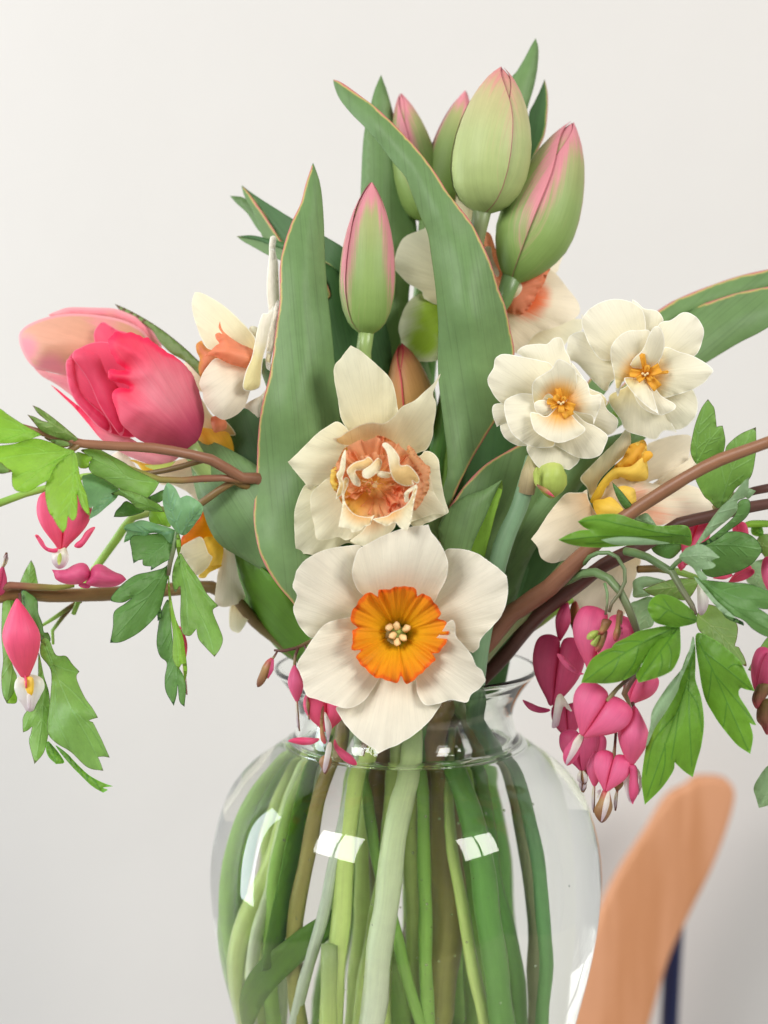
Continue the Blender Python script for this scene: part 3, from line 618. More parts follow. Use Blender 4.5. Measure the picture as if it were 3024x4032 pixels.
# T1 tall green bud at the top
b1, e1 = Z1.P(1140, 768, -18), Z1.P(1221, 171, -14)
T1 = tulip('tallest pale green tulip bud with a dark red seam and pink tip at the top', W(24, -18, 2380))
tulip_bud(T1, b1, e1, .0166, 'tulip_green', seam=22, bend=.03, pinkside=.3, pinktip=.7, profile=BUD_ROUND)
stem(T1, [b1+Vector((0, 0, .002)), Z1.P(1118, 860, -14), Z1.P(1090, 1000, -8)], [(8, -4, 1150), (8, -10, 1540), (20, -24, 1684), (26.5, -28, 1851), (32, -28, 2025), (37, -24, 2230), (40, -20, 2390)], [3.6, 3.4, 3.4, 3.6, 4.2, 4.6, 4.7, 4.7, 4.7, 4.7], 'st_deep')
tube('stem_top', T1, [b1+Vector((0, 0, .0015)), Z1.P(1120, 850, -14.3), Z1.P(1098, 960, -10)], [3.9, 3.7, 3.6], 'st_taupe')
S('leaf', T1, Z1, '533,223* 570,238 640,288 700,333 760,388 830,458 890,528 950,608 1000,688 1050,750 1092,805 1132,880 1172,970 1202,1070 1232,1150 1252,1244 1268,1330 1262,1450 1222,1560 1150,1680 1080,1800 1010,1960 930,2250 880,2400 840,2400 900,2100 985,1880 1000,1780 985,1640 968,1500 960,1390 962,1240 958,1150 948,1050 934,950 918,850 888,780 858,700 828,620 778,560 720,482 658,412 608,362 560,302 538,250', [(533, 225, -4), (760, 450, -22), (1010, 850, -34), (1100, 1200, -40), (1010, 1880, -38), (860, 2400, -24), (1250, 1244, -30), (958, 1240, -34)], 'tleaf', base=(860, 2400), tip=(533, 223), bulge=4.5, wav=1.0, h=14, hi=26, solid=.0007, eside=1)
S('leaf', T1, Z1, '1357,53* 1367,100 1362,180 1346,260 1325,330 1300,440 1270,640 1200,640 1215,450 1240,300 1258,220 1282,188 1312,138 1338,88', [(1357, 55, 26), (1280, 400, 12), (1230, 640, 4)], 'tleaf', base=(1230, 640), bulge=2, solid=.0007)
# T2 leaning bud right of it
b2, e2 = Z1.P(1262, 1042, -12), Z1.P(1508, 396, -2)
T2 = tulip('green tulip bud flushed pink leaning right beside the tallest bud', W(30, 0, 2380))
tulip_bud(T2, b2, e2, .0166, 'tulip_green2', seam=-14, bend=.09, pinkside=.85, pinktip=.85, profile=[(0, .2), (.04, .40), (.1, .62), (.18, .82), (.27, .96), (.36, 1.0), (.46, .97), (.57, .89), (.68, .77), (.79, .61), (.88, .42), (.95, .23), (1, .05)])
stem(T2, [b2+Vector((0, 0, .002)), Z1.P(1228, 1120, -10)], [(22, -4, 800), (16, -2, 1150), (14, 0, 1540), (20, 4, 1700), (22, 5, 1890), (23, 5, 2212), (24, 5, 2390)], [4.2, 3.8, 3.4, 3.4, 3.6, 3.9, 3.9, 3.9, 3.9], 'st_green')
S('leaf', T2, Z1, '1394,220* 1406,280 1406,350 1396,440 1372,500 1345,560 1320,760 1260,760 1290,600 1328,450 1330,362 1350,318 1374,268', [(1394, 222, 26), (1350, 500, 18), (1290, 760, 6)], 'tleaf_dark', base=(1290, 760), solid=.0007, eside=1)
S('leaf', T2, Z6, '1040,182* 1120,130 1230,80 1350,34 1500,-16 1659,-52 1900,-96 2050,-105* 1920,-40 1700,40 1400,118 1190,190 1070,260 900,420 700,700 300,1200 150,1500 100,1480 300,1050 700,520 900,300', [(2050, -105, -5), (1500, 30, 10), (1040, 230, 12), (500, 900, 2), (120, 1490, -6)], 'tleaf', base=(120, 1490), tip=(2050, -105), bulge=2, h=14, hi=26, solid=.0007, eside=-1)
S('leaf', T2, Z6, '1190,188 1300,140 1400,106 1500,76 1659,44 1850,12 2000,0* 1880,110 1659,268 1500,352 1400,412 1330,455 1240,510 1000,700 600,1000 250,1400 180,1560 120,1540 300,1200 700,760 1000,420', [(2000, 0, -22), (1500, 200, -4), (1240, 400, 4), (700, 860, 0), (150, 1550, -6)], 'tleaf', base=(150, 1550), tip=(2000, 0), bulge=4, h=14, hi=26, solid=.0007, eside=-1)
# T3 middle bud
b3, e3 = Z1.P(668, 1262, -26), Z1.P(688, 642, -24)
T3 = tulip('slender green and pink striped tulip bud in the middle between two broad leaves', W(-6, -16, 2380))
tulip_bud(T3, b3, e3, .0118, 'tulip_green2', seam=62, bend=-.02, pinkside=1.05, pinktip=1.0, profile=[(0, .2), (.03, .46), (.08, .68), (.16, .86), (.26, .97), (.36, 1.0), (.47, .97), (.58, .90), (.69, .78), (.8, .61), (.89, .41), (.96, .21), (1, .05)])
stem(T3, [b3+Vector((0, 0, .002)), Z1.P(655, 1330, -25), F0.P(790, 900, -20)], [(-12, -10, 1250), (-8, -4, 1540), (-11, 2, 1736), (-14, 2, 1938), (-18, 2, 2390)], [3.4, 3.2, 3.2, 3.2, 3.2, 3.4, 3.4, 3.4], 'st_pale')
def f0(s, k=1.8228): return ' '.join(','.join(str(round(float(c)*k, 1)) for c in t.rstrip('*').split(','))+('*' if t.endswith('*') else '') for t in s.split())
S('leaf', T3, F0, '676,353* 691,400 698,470 701,560 707,640 716,720 723,800 731,880 735,940 730,1040 722,1140 735,1290 780,1440 800,1530 770,1540 720,1450 665,1355 636,1306 603,1266 577,1227 559,1184 549,1121 553,1060 556,1000 558,950 566,880 585,800 598,700 605,650 605,580 614,530 631,480 650,440 661,398', [(676, 354, -18), (655, 600, -36), (640, 900, -47), (620, 1180, -52), (690, 1380, -46), (785, 1530, -30), (733, 900, -38), (556, 1000, -42)], 'tleaf', base=(785, 1535), tip=(676, 353), bulge=5, wav=.8, h=14, hi=26, solid=.0007, eside=-1)
S('leaf', T3, F0, '403,946* 414,943 436,947 473,960 509,978 555,1007 600,1050 650,1150 700,1300 770,1500 740,1520 690,1420 640,1312 611,1269 590,1250 563,1229 537,1213 505,1195 484,1182 465,1163 450,1134 439,1102 428,1076 420,1045 415,1015 408,980', [(403, 946, -22), (500, 1080, -37), (600, 1260, -44), (760, 1510, -30), (509, 978, -34)], 'tleaf', base=(755, 1510), tip=(403, 946), bulge=4, h=14, hi=26, solid=.0007)
# T4 behind the broad leaf, T5 behind T1, T6 low amber bud
b4, e4 = Z1.P(905, 800, 16), Z1.P(806, 278, 22)
T4 = tulip('rear green tulip bud with pink stripes between the upright leaf and the long curved leaf', W(-2, 22, 2380))
tulip_bud(T4, b4, e4, .0105, 'tulip_green2', seam=-8, bend=.04, pinkside=.9, pinktip=.9)
stem(T4, [b4+Vector((0, 0, .002)), Z1.P(900, 900, 16)], [(2, 16, 1000), (0, 22, 1540), (-6, 30, 1700), (-16, 36, 1900), (-26, 38, 2380)], [3, 3, 3.4, 3.6, 4.0, 4.2, 4.2], 'st_green')
S('leaf', T4, F0, '823,162* 836,200 850,250 870,330 885,400 893,450 900,505 892,560 882,650 890,720 925,790 945,900 940,1100 905,1450 830,1450 800,1250 778,1000 765,850 758,720 760,620 770,520 778,440 780,400 783,330 788,280 800,230 811,190', [(823, 165, 24), (840, 500, 14), (820, 900, 6), (850, 1450, 6)], 'tleaf', base=(850, 1450), tip=(823, 162), bulge=4, h=14, hi=26, solid=.0007)
b5, e5 = Z1.P(968, 760, 14), Z1.P(1072, 268, 26)
T5 = tulip('rear tulip bud with pink edge half hidden left of the tallest bud', W(6, 30, 2380))
tulip_bud(T5, b5, e5, .0098, 'tulip_green2', seam=38, bend=-.05, pinkside=.8, pinktip=1.0)
stem(T5, [b5+Vector((0, 0, .002)), Z1.P(960, 900, 14)], [(8, 22, 1000), (12, 26, 1540), (20, 34, 1700), (28, 36, 1900), (30, 34, 2380)], [3, 3, 3.4, 3.6, 4.0, 4.2, 4.2], 'st_deep')
b6, e6 = Z4.P(880, 700, -8), Z4.P(797, 86, -10)
T6 = tulip('small amber tulip bud with a red seam peeking out above the peach double daffodil', W(-4, 6, 2380))
tulip_bud(T6, b6, e6, .0104, 'tulip_amber', seam=-22, bend=.06, pinkside=.35, pinktip=.6)
stem(T6, [b6+Vector((0, 0, .002))], [(-2, 2, 1250), (-2, 10, 1540), (2, 22, 1700), (6, 28, 1900), (2, 30, 2380)], [3, 3, 3.4, 3.8, 4, 4], 'st_green')
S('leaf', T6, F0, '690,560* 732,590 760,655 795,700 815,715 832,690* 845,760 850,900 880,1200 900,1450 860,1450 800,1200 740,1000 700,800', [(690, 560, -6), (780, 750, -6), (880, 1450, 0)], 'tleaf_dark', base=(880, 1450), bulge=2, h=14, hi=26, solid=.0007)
# left cluster of leaf tips
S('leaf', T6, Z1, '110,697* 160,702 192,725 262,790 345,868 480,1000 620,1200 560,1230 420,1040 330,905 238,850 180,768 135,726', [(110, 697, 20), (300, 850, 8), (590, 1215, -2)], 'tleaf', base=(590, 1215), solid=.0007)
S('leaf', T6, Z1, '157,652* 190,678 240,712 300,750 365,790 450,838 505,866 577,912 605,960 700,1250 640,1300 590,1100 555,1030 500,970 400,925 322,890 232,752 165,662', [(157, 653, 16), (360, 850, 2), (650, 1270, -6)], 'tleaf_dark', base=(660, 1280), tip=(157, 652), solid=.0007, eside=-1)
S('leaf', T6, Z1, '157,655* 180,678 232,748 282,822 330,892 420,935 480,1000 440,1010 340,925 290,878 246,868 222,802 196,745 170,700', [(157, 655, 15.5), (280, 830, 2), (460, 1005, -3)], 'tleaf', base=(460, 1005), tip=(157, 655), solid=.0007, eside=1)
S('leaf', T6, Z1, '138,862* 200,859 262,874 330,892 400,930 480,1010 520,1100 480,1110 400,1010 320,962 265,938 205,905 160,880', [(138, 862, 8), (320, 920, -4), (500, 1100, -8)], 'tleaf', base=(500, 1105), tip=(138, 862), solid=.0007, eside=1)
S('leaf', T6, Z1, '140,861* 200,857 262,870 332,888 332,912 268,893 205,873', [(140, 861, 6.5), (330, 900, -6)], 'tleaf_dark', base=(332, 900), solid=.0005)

# T7 open pink tulip and T8 salmon one at the left
T7 = tulip('open bright pink tulip with frilled petals hanging at the left', W(-20, -10, 2380))
S('tepal', T7, Z2, '400,640 470,560 600,520 760,560 900,640 900,900 820,1080 640,1060 520,960 430,800', -29, 'tulip_red', base=(900, 1100), h=12, hi=24)
S('tepal', T7, Z2, '300,776* 345,805 400,850 470,905 560,960 650,1010 770,1090 900,1158 1060,1180 1045,1222 960,1253 880,1246 765,1202 680,1155 600,1100 520,1005 440,912 370,845', [(300, 778, -8), (640, 1080, -22), (1000, 1200, -32)], 'tulip_pink', base=(1060, 1215), tip=(300, 776), bulge=3, paint=[(800, 1180, 260, .8), (1000, 1215, 160)])
S('tepal', T7, Z2, '556,480 577,430 612,403 655,427 700,452 760,470 800,520 800,640 700,740 640,720 600,690 574,570', [(600, 420, -22), (780, 520, -22), (700, 720, -26)], 'tulip_red', base=(900, 1000), bulge=3, ruffle=.8, rufl=30)
S('tepal', T7, Z2, '390,650 404,622 428,618 442,640 452,705 474,790 505,850 560,905 640,980 660,1060 590,1030 520,960 460,892 418,820 396,725', [(400, 630, -28), (520, 900, -30), (640, 1040, -34)], 'tulip_red', base=(640, 1050), bulge=3)
S('tepal', T7, Z2, '430,600 446,570 502,555 562,553 612,560 642,600 656,700 715,800 740,1000 720,1080 660,1010 590,900 520,745 440,632', [(450, 600, -29), (640, 600, -26), (700, 1080, -33), (500, 760, -31)], 'tulip_red', base=(760, 1150), bulge=4, ruffle=.5, rufl=36)
S('tepal', T7, Z2, '643,520 662,488 692,465 730,472 765,462 812,478 852,502 872,497 902,520 960,560 1040,610 1100,660 1152,730 1192,850 1213,960 1202,1040 1172,1110 1100,1165 1000,1172 900,1142 800,1084 722,1005 682,905 664,832 700,797 775,797* 742,774 700,766 645,742 640,712 650,690 692,682 752,692* 718,664 692,636 655,580', [(660, 520, -47), (900, 510, -42), (1195, 900, -37), (1100, 1165, -39), (720, 1000, -48)], 'tulip_pink', base=(1180, 1130), tip=(680, 560), bulge=15, paint=[(980, 800, 250, .55)], wav=.3, ragged=2.4)
S('sepal', T7, Z2, '860,1255 950,1250 1047,1228* 1000,1270 930,1285', -33, 'bud_green', base=(860, 1265))
stem(T7, [Z2.P(1120, 1140, -36), Z2.P(1300, 1400, -30)], [(-34, -26, 1300), (-31, -12, 1540), (-37, -6, 1666), (-45, -6, 1840), (-52, -6, 1930), (-58, 0, 2080), (-56, 4, 2250)], [4, 3.8, 3.6, 3.6, 3.6, 3.8, 4.2, 4.2, 4.0], 'st_pale')
T8 = tulip('salmon and pink tulip bud lying sideways behind the open pink tulip at the far left', W(-30, 10, 2380))
S('tepal', T8, Z2, '300,370 352,334 420,317 560,319 680,325 780,360 880,410 928,480 960,560 880,600 800,440 600,380', [(300, 370, -4), (700, 400, 2), (930, 560, 4)], 'tulip_salmon', base=(1000, 600), bulge=4, paint=[(500, 340, 220, 1), (800, 400, 200, 1)])
S('tepal', T8, Z2, '200,665 290,702 402,722 600,750 800,860 700,960 500,900 410,830 330,772 245,722', [(200, 670, -6), (600, 800, -8)], 'tulip_salmon', base=(850, 900), bulge=3, paint=[(300, 720, 200), (380, 780, 120)])
S('tepal', T8, Z2, '114,480 140,440 200,404 300,370 420,354 560,361 700,384 800,424 870,480 940,620 860,740 700,770 560,745 400,722 280,697 200,672 150,612 119,540', [(120, 490, -4), (420, 540, -8), (900, 620, -6)], 'tulip_salmon', base=(980, 660), tip=(114, 490), bulge=13, paint=[(300, 690, 110), (150, 560, 90), (620, 380, 130, .6)])
S('leaf', T8, Z2, '683,297* 760,330 860,384 960,448 1050,518 1120,578 1176,632 1300,740 1250,780 1110,646 1020,592 950,524 900,452 800,382 720,340', [(683, 297, 8), (1000, 540, -6), (1270, 760, -16)], 'lf_olive', base=(1270, 760), solid=.0006)
stem(T8, [Z2.P(930, 640, 0), Z2.P(1150, 900, -10), Z2.P(1400, 1300, -16)], [(-26, 4, 1350), (-24, -2, 1540), (-32, 0, 1660), (-36, 0, 1880), (-39, 0, 2019), (-42, 4, 2300)], [3.6, 3.4, 3.2, 3.0, 2.9, 2.8, 2.8, 2.8, 2.8], 'st_white')
# leaves low in the middle
S('leaf', T8, A2, '1060,655* 1085,760 1112,850 1132,905 1162,1030 1202,1130 1262,1240 1352,1362 1442,1462 1532,1532 1602,1562 1645,1535 1800,1600 2000,1750 2100,1700 1900,1500 1750,1350 1600,1120 1490,960 1300,790 1150,680', [(1060, 655, -14), (1300, 950, -38), (1250, 1230, -8), (1500, 1500, -8), (1560, 1200, -38), (2050, 1730, -30), (1420, 1220, -30)], 'tleaf_bright', base=(2050, 1730), tip=(1060, 655), h=14, hi=24, solid=.0006)
S('leaf', T8, F0, '487,905 529,881 575,862* 640,940 700,1200 780,1480 740,1500 650,1300 580,1100 520,1020 495,985', [(500, 900, -14), (600, 1000, -22), (760, 1490, -20)], 'tleaf_dark', base=(760, 1490), h=14, hi=26, solid=.0006)
S('leaf', T2, Z4, '1050,1420 1075,1230 1110,1160 1215,1010 1345,880 1480,796 1560,752 1660,705* 1700,900 1720,1150 1640,1450 1500,1750 1300,2100 1180,2100 1120,1700', [(1110, 1160, -42), (1560, 760, -28), (1500, 1500, -24), (1250, 2050, -24)], 'tleaf', base=(1240, 2100), tip=(1660, 705), bulge=3, h=14, hi=26, solid=.0007, eside=-1)
S('leaf', T2, Z4, '1040,1290 1110,1165 1212,1085 1332,1046 1452,978* 1405,1070 1342,1220 1250,1440 1230,1700 1200,2100 1140,2100 1080,1700 1060,1420', [(1110, 1170, -50), (1450, 980, -46), (1200, 1400, -50), (1170, 2100, -30)], 'tleaf', base=(1170, 2100), tip=(1452, 978), bulge=2, solid=.0007)
S('leaf', T2, Z4, '1455,978* 1458,1040 1440,1110 1415,1190 1390,1290 1342,1480 1290,1700 1240,1700 1238,1440 1340,1222 1408,1070', [(1455, 980, -45), (1350, 1350, -44), (1260, 1700, -36)], 'lf_bright', base=(1260, 1700), tip=(1455, 978))
S('leaf', T5, Z6, '1010,850* 900,845 720,900 560,1000 400,1180 200,1350 110,1570 0,1800 -150,2100 -60,2200 200,1900 330,1560 480,1330 620,1150 720,1040 900,950', [(990, 860, -14), (500, 1150, -20), (-100, 2150, -18)], 'tleaf', base=(-100, 2150), tip=(1010, 850), bulge=3, h=14, hi=26, solid=.0007)

# dark leaves added as shade deep inside, and leaf bases standing in the water
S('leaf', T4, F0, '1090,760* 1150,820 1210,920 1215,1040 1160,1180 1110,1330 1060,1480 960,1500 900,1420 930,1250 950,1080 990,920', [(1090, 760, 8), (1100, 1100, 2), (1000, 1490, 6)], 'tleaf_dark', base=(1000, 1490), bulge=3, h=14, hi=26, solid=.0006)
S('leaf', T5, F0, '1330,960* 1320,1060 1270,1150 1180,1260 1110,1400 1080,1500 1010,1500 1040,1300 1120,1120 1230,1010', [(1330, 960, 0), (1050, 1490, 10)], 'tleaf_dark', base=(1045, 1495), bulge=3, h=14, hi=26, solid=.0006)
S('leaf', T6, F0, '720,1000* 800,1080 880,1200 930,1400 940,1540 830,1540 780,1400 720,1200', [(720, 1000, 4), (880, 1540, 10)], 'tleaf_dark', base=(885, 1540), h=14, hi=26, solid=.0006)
def wl(th, o, d, m, **k): S('leaf', th, F0, o, d, m, **dict(dict(h=14, hi=26, solid=.0007, wav=.6, veins=None), **k))
wl(T6, '870,1560 860,1700 870,1850 890,2000 895,2250 940,2250 932,2000 920,1850 915,1700 912,1570', [(880, 1570, 12), (890, 1850, 16), (915, 2240, 18)], 'tleaf', base=(885, 1560))
wl(T5, '950,1560 965,1700 985,1850 990,2000 985,2250 1020,2250 1028,2000 1022,1850 1005,1700 990,1570', [(970, 1570, 8), (1000, 1850, 10), (1000, 2240, 10)], 'tleaf_bright', base=(975, 1560))

# leaf stalks and pale shoots crowding the water
for th, x, y, r, m, sp in ((T1, 6, -26, 2.6, 'st_green', 1.15), (T3, -6, -22, 3.0, 'st_pale', 1.3), (T4, 2, 12, 3.2, 'st_pale', 1.0), (T5, 22, 18, 3.2, 'st_green', 1.1), (T2, 29, -8, 2.8, 'st_deep', 1.2), (T8, -44, -8, 2.8, 'st_white', 1.12), (T4, -22, -12, 2.8, 'st_white', 1.1), (T6, 2, -8, 2.8, 'st_pale', 1.2)):
    tube('leaf_stalk', th, [W(x*.62, y*.5, 1500), W(x*.7, y*.6, 1560), W(x*.92, y*.9, 1700), W(x*1.05, y, 1880), W(x*1.08*sp, y, 2100), W(x*sp, y*.9, 2390)], [r*.8, r*.85, r, r*1.05, r*1.05, r], M[m], flat=.75, lump=.06)
tube('leaf_stalk', T6, [W(-9, -8, 1560), W(-11, -8, 1700), W(-7, -10, 1960), W(0, -14, 2180), (W(7, -14, 2390))], [3, 3.2, 3.6, 3.8, 3.6], M['st_olive'], lump=.06)
tube('leaf_stalk', T5, [W(6, -12, 1540), W(2, -16, 1680), W(-8, -20, 1880), W(-15, -20, 2060), W(-20, -16, 2390)], [2.4, 2.6, 3.0, 3.0, 3.0], M['st_pale'], flat=.7, lump=.06)
tube('leaf_stalk', T3, [W(-18, -14, 1560), W(-14, -22, 1760), W(-2, -28, 1980), W(9, -26, 2200), W(14, -20, 2390)], [2.2, 2.4, 2.6, 2.8, 2.8], M['st_green'], flat=.6, lump=.06)
tube('leaf_stalk', T2, [W(20, -10, 1560), W(16, -20, 1760), W(22, -26, 1990), W(30, -22, 2200), W(32, -16, 2390)], [2.0, 2.4, 2.8, 3.0, 3.0], M['st_pale'], flat=.6, lump=.06)
wl(T7, '548,2150 590,2070 670,2000 748,1950* 752,1990 700,2040 625,2120 580,2200 552,2220', [(560, 2180, -26), (745, 1960, -34), (650, 2040, -34)], 'tleaf_bright', base=(560, 2190))
wl(T8, '708,1560 672,1680 655,1800 640,1900 618,2000 600,2080* 632,2060 668,1980 690,1880 695,1780 702,1690 728,1570', [(715, 1565, -14), (665, 1800, -28), (615, 2070, -34), (690, 1880, -24)], 'tleaf_bright', base=(718, 1562))
# ------------------------------------------------------------------ daffodils
def daff(label, base, name='daffodil'): return thing(name, label, 'daffodil', base, 'daffodils in the bouquet')
# D1 big white one with the orange cup, in front of the throat
D1 = daff('large open white daffodil with a flat orange cup facing front over the vase lip', W(-4, -30, 2380))
c1 = (858, 742)
def pet1(o, dd, tipd, **k):
    dd = [(x, y, z+14) if (x, y) == c1 else (x, y, z) for x, y, z in dd]
    S('petal', D1, Z5, o, dd, 'white', base=c1, h=10, hi=16, **dict(dict(bulge=1.5, ruffle=.9, rufl=70, wav=.8, ragged=.7), **k))
pet1('255,368* 300,312 370,270 450,240 560,224 640,228 690,330 720,500 858,742 640,695 520,690 430,720 352,772 292,732 245,650 234,590 255,520 229,470 240,420', [(858, 742, -74), (240, 500, -80), (600, 226, -74), (360, 770, -73)], None)
pet1('1050,560 1110,420 1130,262 1200,242 1290,255 1370,298 1450,358 1500,402* 1507,480 1500,560 1468,640 1420,700 1370,752 1342,792 1336,830 1300,862* 1250,832 1180,770 1090,750 858,742', [(858, 742, -74), (1500, 480, -80), (1230, 245, -73), (1300, 860, -76)], None)
pet1('490,1182 520,1250 580,1330 650,1392 718,1436 731,1462* 790,1432 880,1392 960,1340 1040,1268 1090,1200 1112,1150 1060,1090 960,980 858,742 720,980 680,1090 590,1180', [(858, 742, -75), (730, 1450, -84), (1090, 1160, -76), (500, 1180, -76)], None, bulge=2.5)
pet1('700,560 618,490 584,400 590,330 618,252 680,210 800,150 905,118 1036,98* 1052,142 1092,190 1132,262 1153,340 1142,420 1100,500 1050,580 858,742 760,640', [(858, 742, -77), (840, 140, -80), (590, 360, -82), (1150, 340, -83), (860, 340, -78)], None, paint=None)
pet1('350,776 410,700 480,668 600,648 740,680 858,742 770,960 700,1085 640,1155 560,1190 480,1172 380,1140 308,1108 288,1020 258,930 300,852', [(858, 742, -77), (270, 980, -86), (600, 1180, -82), (480, 670, -80)], None, paint=None)
pet1('962,1028 970,1100 1018,1168 1100,1160 1180,1140 1262,1156 1290,1108 1340,1072 1376,1024* 1352,960 1322,940 1290,870 1242,812 1200,760 1196,700 1180,664 1150,680 1112,740 1050,800 940,880 930,960', [(858, 742, -77), (1370, 1030, -85), (1180, 665, -95), (1190, 760, -89), (1000, 1140, -80), (1120, 900, -80)], None, bulge=1)
# the flat ruffled cup
cc = Z5.px(852, 745)
V = []; F = []; al = []; uv = []; ed = []; na, nr = 180, 22; rs = np.random.RandomState(5)
per = [rs.uniform(0, 6.28) for _ in range(8)]
def rimr(a):
    r = 286*(1+.035*math.sin(3*a+.6)+.03*math.sin(5*a+1.9)+.018*math.sin(9*a+per[0])+.010*math.sin(17*a+per[1])+.008*math.sin(31*a+per[2]))
    for a0, w0, dp in ((math.radians(118), .06, .10), (math.radians(172), .06, .08), (math.radians(205), .05, .10), (math.radians(275), .05, .10), (math.radians(330), .05, .07), (math.radians(20), .05, .06), (math.radians(62), .05, .06)):
        dd = (a-a0+math.pi) % (2*math.pi)-math.pi; r -= 286*dp*1.7*math.exp(-(dd/(w0*.9))**2)
    return r
for i in range(nr+1):
    t = i/nr
    for k in range(na):
        a = 2*math.pi*k/na; r = rimr(a)*(t**.9 if t > 0 else 0)*.6633*1.0
        z = -78+12*(1-t)**1.6*1.0-8*t**1.5                                   # bowl: throat back, rim towards the viewer
        if t < .28: z += (0.28-t)*40
        z += (t**3)*(2.2*math.sin(7*a+per[3])+2.0*math.sin(16*a+per[4]+math.sin(3*a))+1.5*math.sin(29*a+per[5]+2*math.sin(2*a))+.9*math.sin(47*a))+t*.5*math.sin(24*a+per[6])
        q = P(cc[0]+math.cos(a)*r, cc[1]-math.sin(a)*r, z); V.append(q); al.append(t); uv.append((a*3.2, t*2.2)); ed.append((1-t)*20)
for i in range(nr):
    for k in range(na):
        k2 = (k+1) % na; F.append((i*na+k, i*na+k2, (i+1)*na+k2, (i+1)*na+k))
link('corona', V, F, 'bigcup', D1, dict(al=al, ed=ed, vein=[0.0]*len(V), tint=[0.0]*len(V)), uv)
for x, y, ang in ((805, 708, 200), (848, 702, 95), (905, 716, 30), (825, 755, 215), (884, 770, 325), (850, 795, 265)):
    a = math.radians(ang); dx, dy = math.cos(a)*24, -math.sin(a)*24
    ellipsoid('anther', D1, Z5.P(x-dx, y-dy, -74), Z5.P(x+dx, y+dy, -77), .0014, 'anther', seg=10, n=8, lump=.18)
tube('style', D1, [Z5.P(862, 742, -56), Z5.P(862, 736, -76)], [.7, .9], M['bud_green'], seg=8)
stem(D1, [Z5.P(858, 742, -68), Z5.P(858, 770, -60)], [(0, -50, 1490), (2, -38, 1560), (-.5, -38, 1678), (-6, -41, 1834), (-11, -41, 1996), (-15, -38, 2212), (-18, -34, 2390)], [3.0, 3.0, 4.0, 4.4, 4.6, 4.7, 4.7, 4.7, 4.7], 'st_white')

# D2 double peach daffodil above it
D2 = daff('double cream daffodil crammed with frilled peach and coral petals in the centre', W(-10, -34, 2380))
def p2(fr, o, dd, mat='cream', base=None, **k): S('petal', D2, fr, o, dd, mat, base=base, **dict(dict(bulge=2, ruffle=1.0, rufl=60, wav=.7, ragged=.6, h=10, hi=16), **k))
q4 = (650, 930)
p2(Z4, '466,100* 540,140 640,228 720,310 752,382 770,490 772,600 650,930 480,700 405,580 382,450 360,330 357,240 402,180 440,130', [(650, 930, -55), (466, 100, -60), (720, 320, -56), (360, 300, -57)], base=q4)
p2(Z4, '110,1462* 100,1350 97,1200 122,1098 168,1010 230,1010 400,980 650,930 560,1370 440,1390 340,1440 250,1470 170,1462', [(650, 930, -55), (110, 1460, -57)], base=q4)
p2(Z4, '54,860* 100,820 170,750 242,680 330,618 380,598 440,640 520,760 650,930 500,980 380,1030 250,1012 200,1046 160,990 110,930 80,892', [(650, 930, -57), (60, 860, -64), (360, 600, -59), (200, 1040, -61)], base=q4)
p2(Z4, '1052,284* 1032,342 1002,420 1022,470 1022,540 1008,620 1000,700 960,782 900,805 650,930 520,780 400,748 348,710* 400,690 460,652 550,612 610,603 680,608 750,560 800,500 880,460 950,400 1012,340', [(650, 930, -58), (1050, 290, -66), (1010, 600, -60), (350, 710, -70), (680, 610, -72), (600, 720, -62), (800, 650, -62)], base=q4, ruffle=.5)
p2(Z4, '948,790 1000,800 1040,848 1050,930 1070,1050 1106,1190* 1050,1222 960,1260 860,1272 650,930 900,830', [(650, 930, -57), (1105, 1190, -66), (960, 800, -58)], base=q4)
p2(Z4, '205,1075 262,1010 340,955 450,940 650,930 600,1200 565,1370 482,1362 430,1372 380,1350 300,1370 240,1360 226,1260 205,1180', [(650, 930, -59), (230, 1360, -68), (220, 1080, -64)], base=q4)
p2(Z4, '585,1180 560,1290 480,1360 462,1380 540,1410 605,1400 690,1352 760,1270 720,1150 650,930', [(650, 930, -60), (560, 1400, -69)], base=q4, paint=[(590, 1200, 110, .8)])
p2(Z4, '880,820 950,870 985,950 1012,1060 1088,1190 1000,1204 860,1252 760,1250 650,930', [(650, 930, -61), (1085, 1190, -72), (900, 850, -66)], base=q4, paint=[(900, 900, 110, .8)])
# coral and orange frilled inner cup pieces
q7 = (760, 830)
def f7(o, dd, tint=None, mat='frill', **k): S('corona_piece', D2, A7, o, dd, mat, base=q7, paint=tint, **dict(dict(bulge=1.5, ruffle=1.6, rufl=22, wav=.4, ragged=2.6, h=5, hi=8), **k))
f7('330,920 285,850 275,790 300,672 355,645 372,560 440,450 530,420 600,380 690,385 760,340 800,315 880,336 960,382 1030,450 1062,525 1150,572 1250,700 1290,820 1280,1000 1200,1120 1000,1190 700,1220 540,1190 420,1080', [(760, 830, -58), (800, 320, -72), (300, 800, -70), (1260, 800, -70), (760, 1200, -66)], [(800, 380, 130), (640, 430, 100)])
f7('300,672 355,648 376,700 352,760 362,850 332,925 292,862 275,796', -74, None, 'yellow')
f7('1130,440 1192,470 1252,560 1342,655 1362,760 1352,870 1292,1000 1200,1136 1170,1000 1200,830 1150,680 1100,540', [(1150, 460, -68), (1340, 760, -70), (1200, 1120, -72)], None, 'frill')
f7('1130,640 1210,780 1290,830 1285,960 1200,1120 1150,1000', -76, None, 'frill')
f7('400,950 420,900 480,870 600,850 680,900 740,880 850,890 920,830 1000,850 1092,900 1112,1000 1102,1092 950,1162 860,1202 700,1222 560,1202 462,1092', [(760, 860, -68), (480, 900, -76), (760, 1200, -78), (1080, 920, -77), (760, 1020, -71)], [(1010, 1090, 130, .8), (1060, 900, 70)], ruffle=1.2)
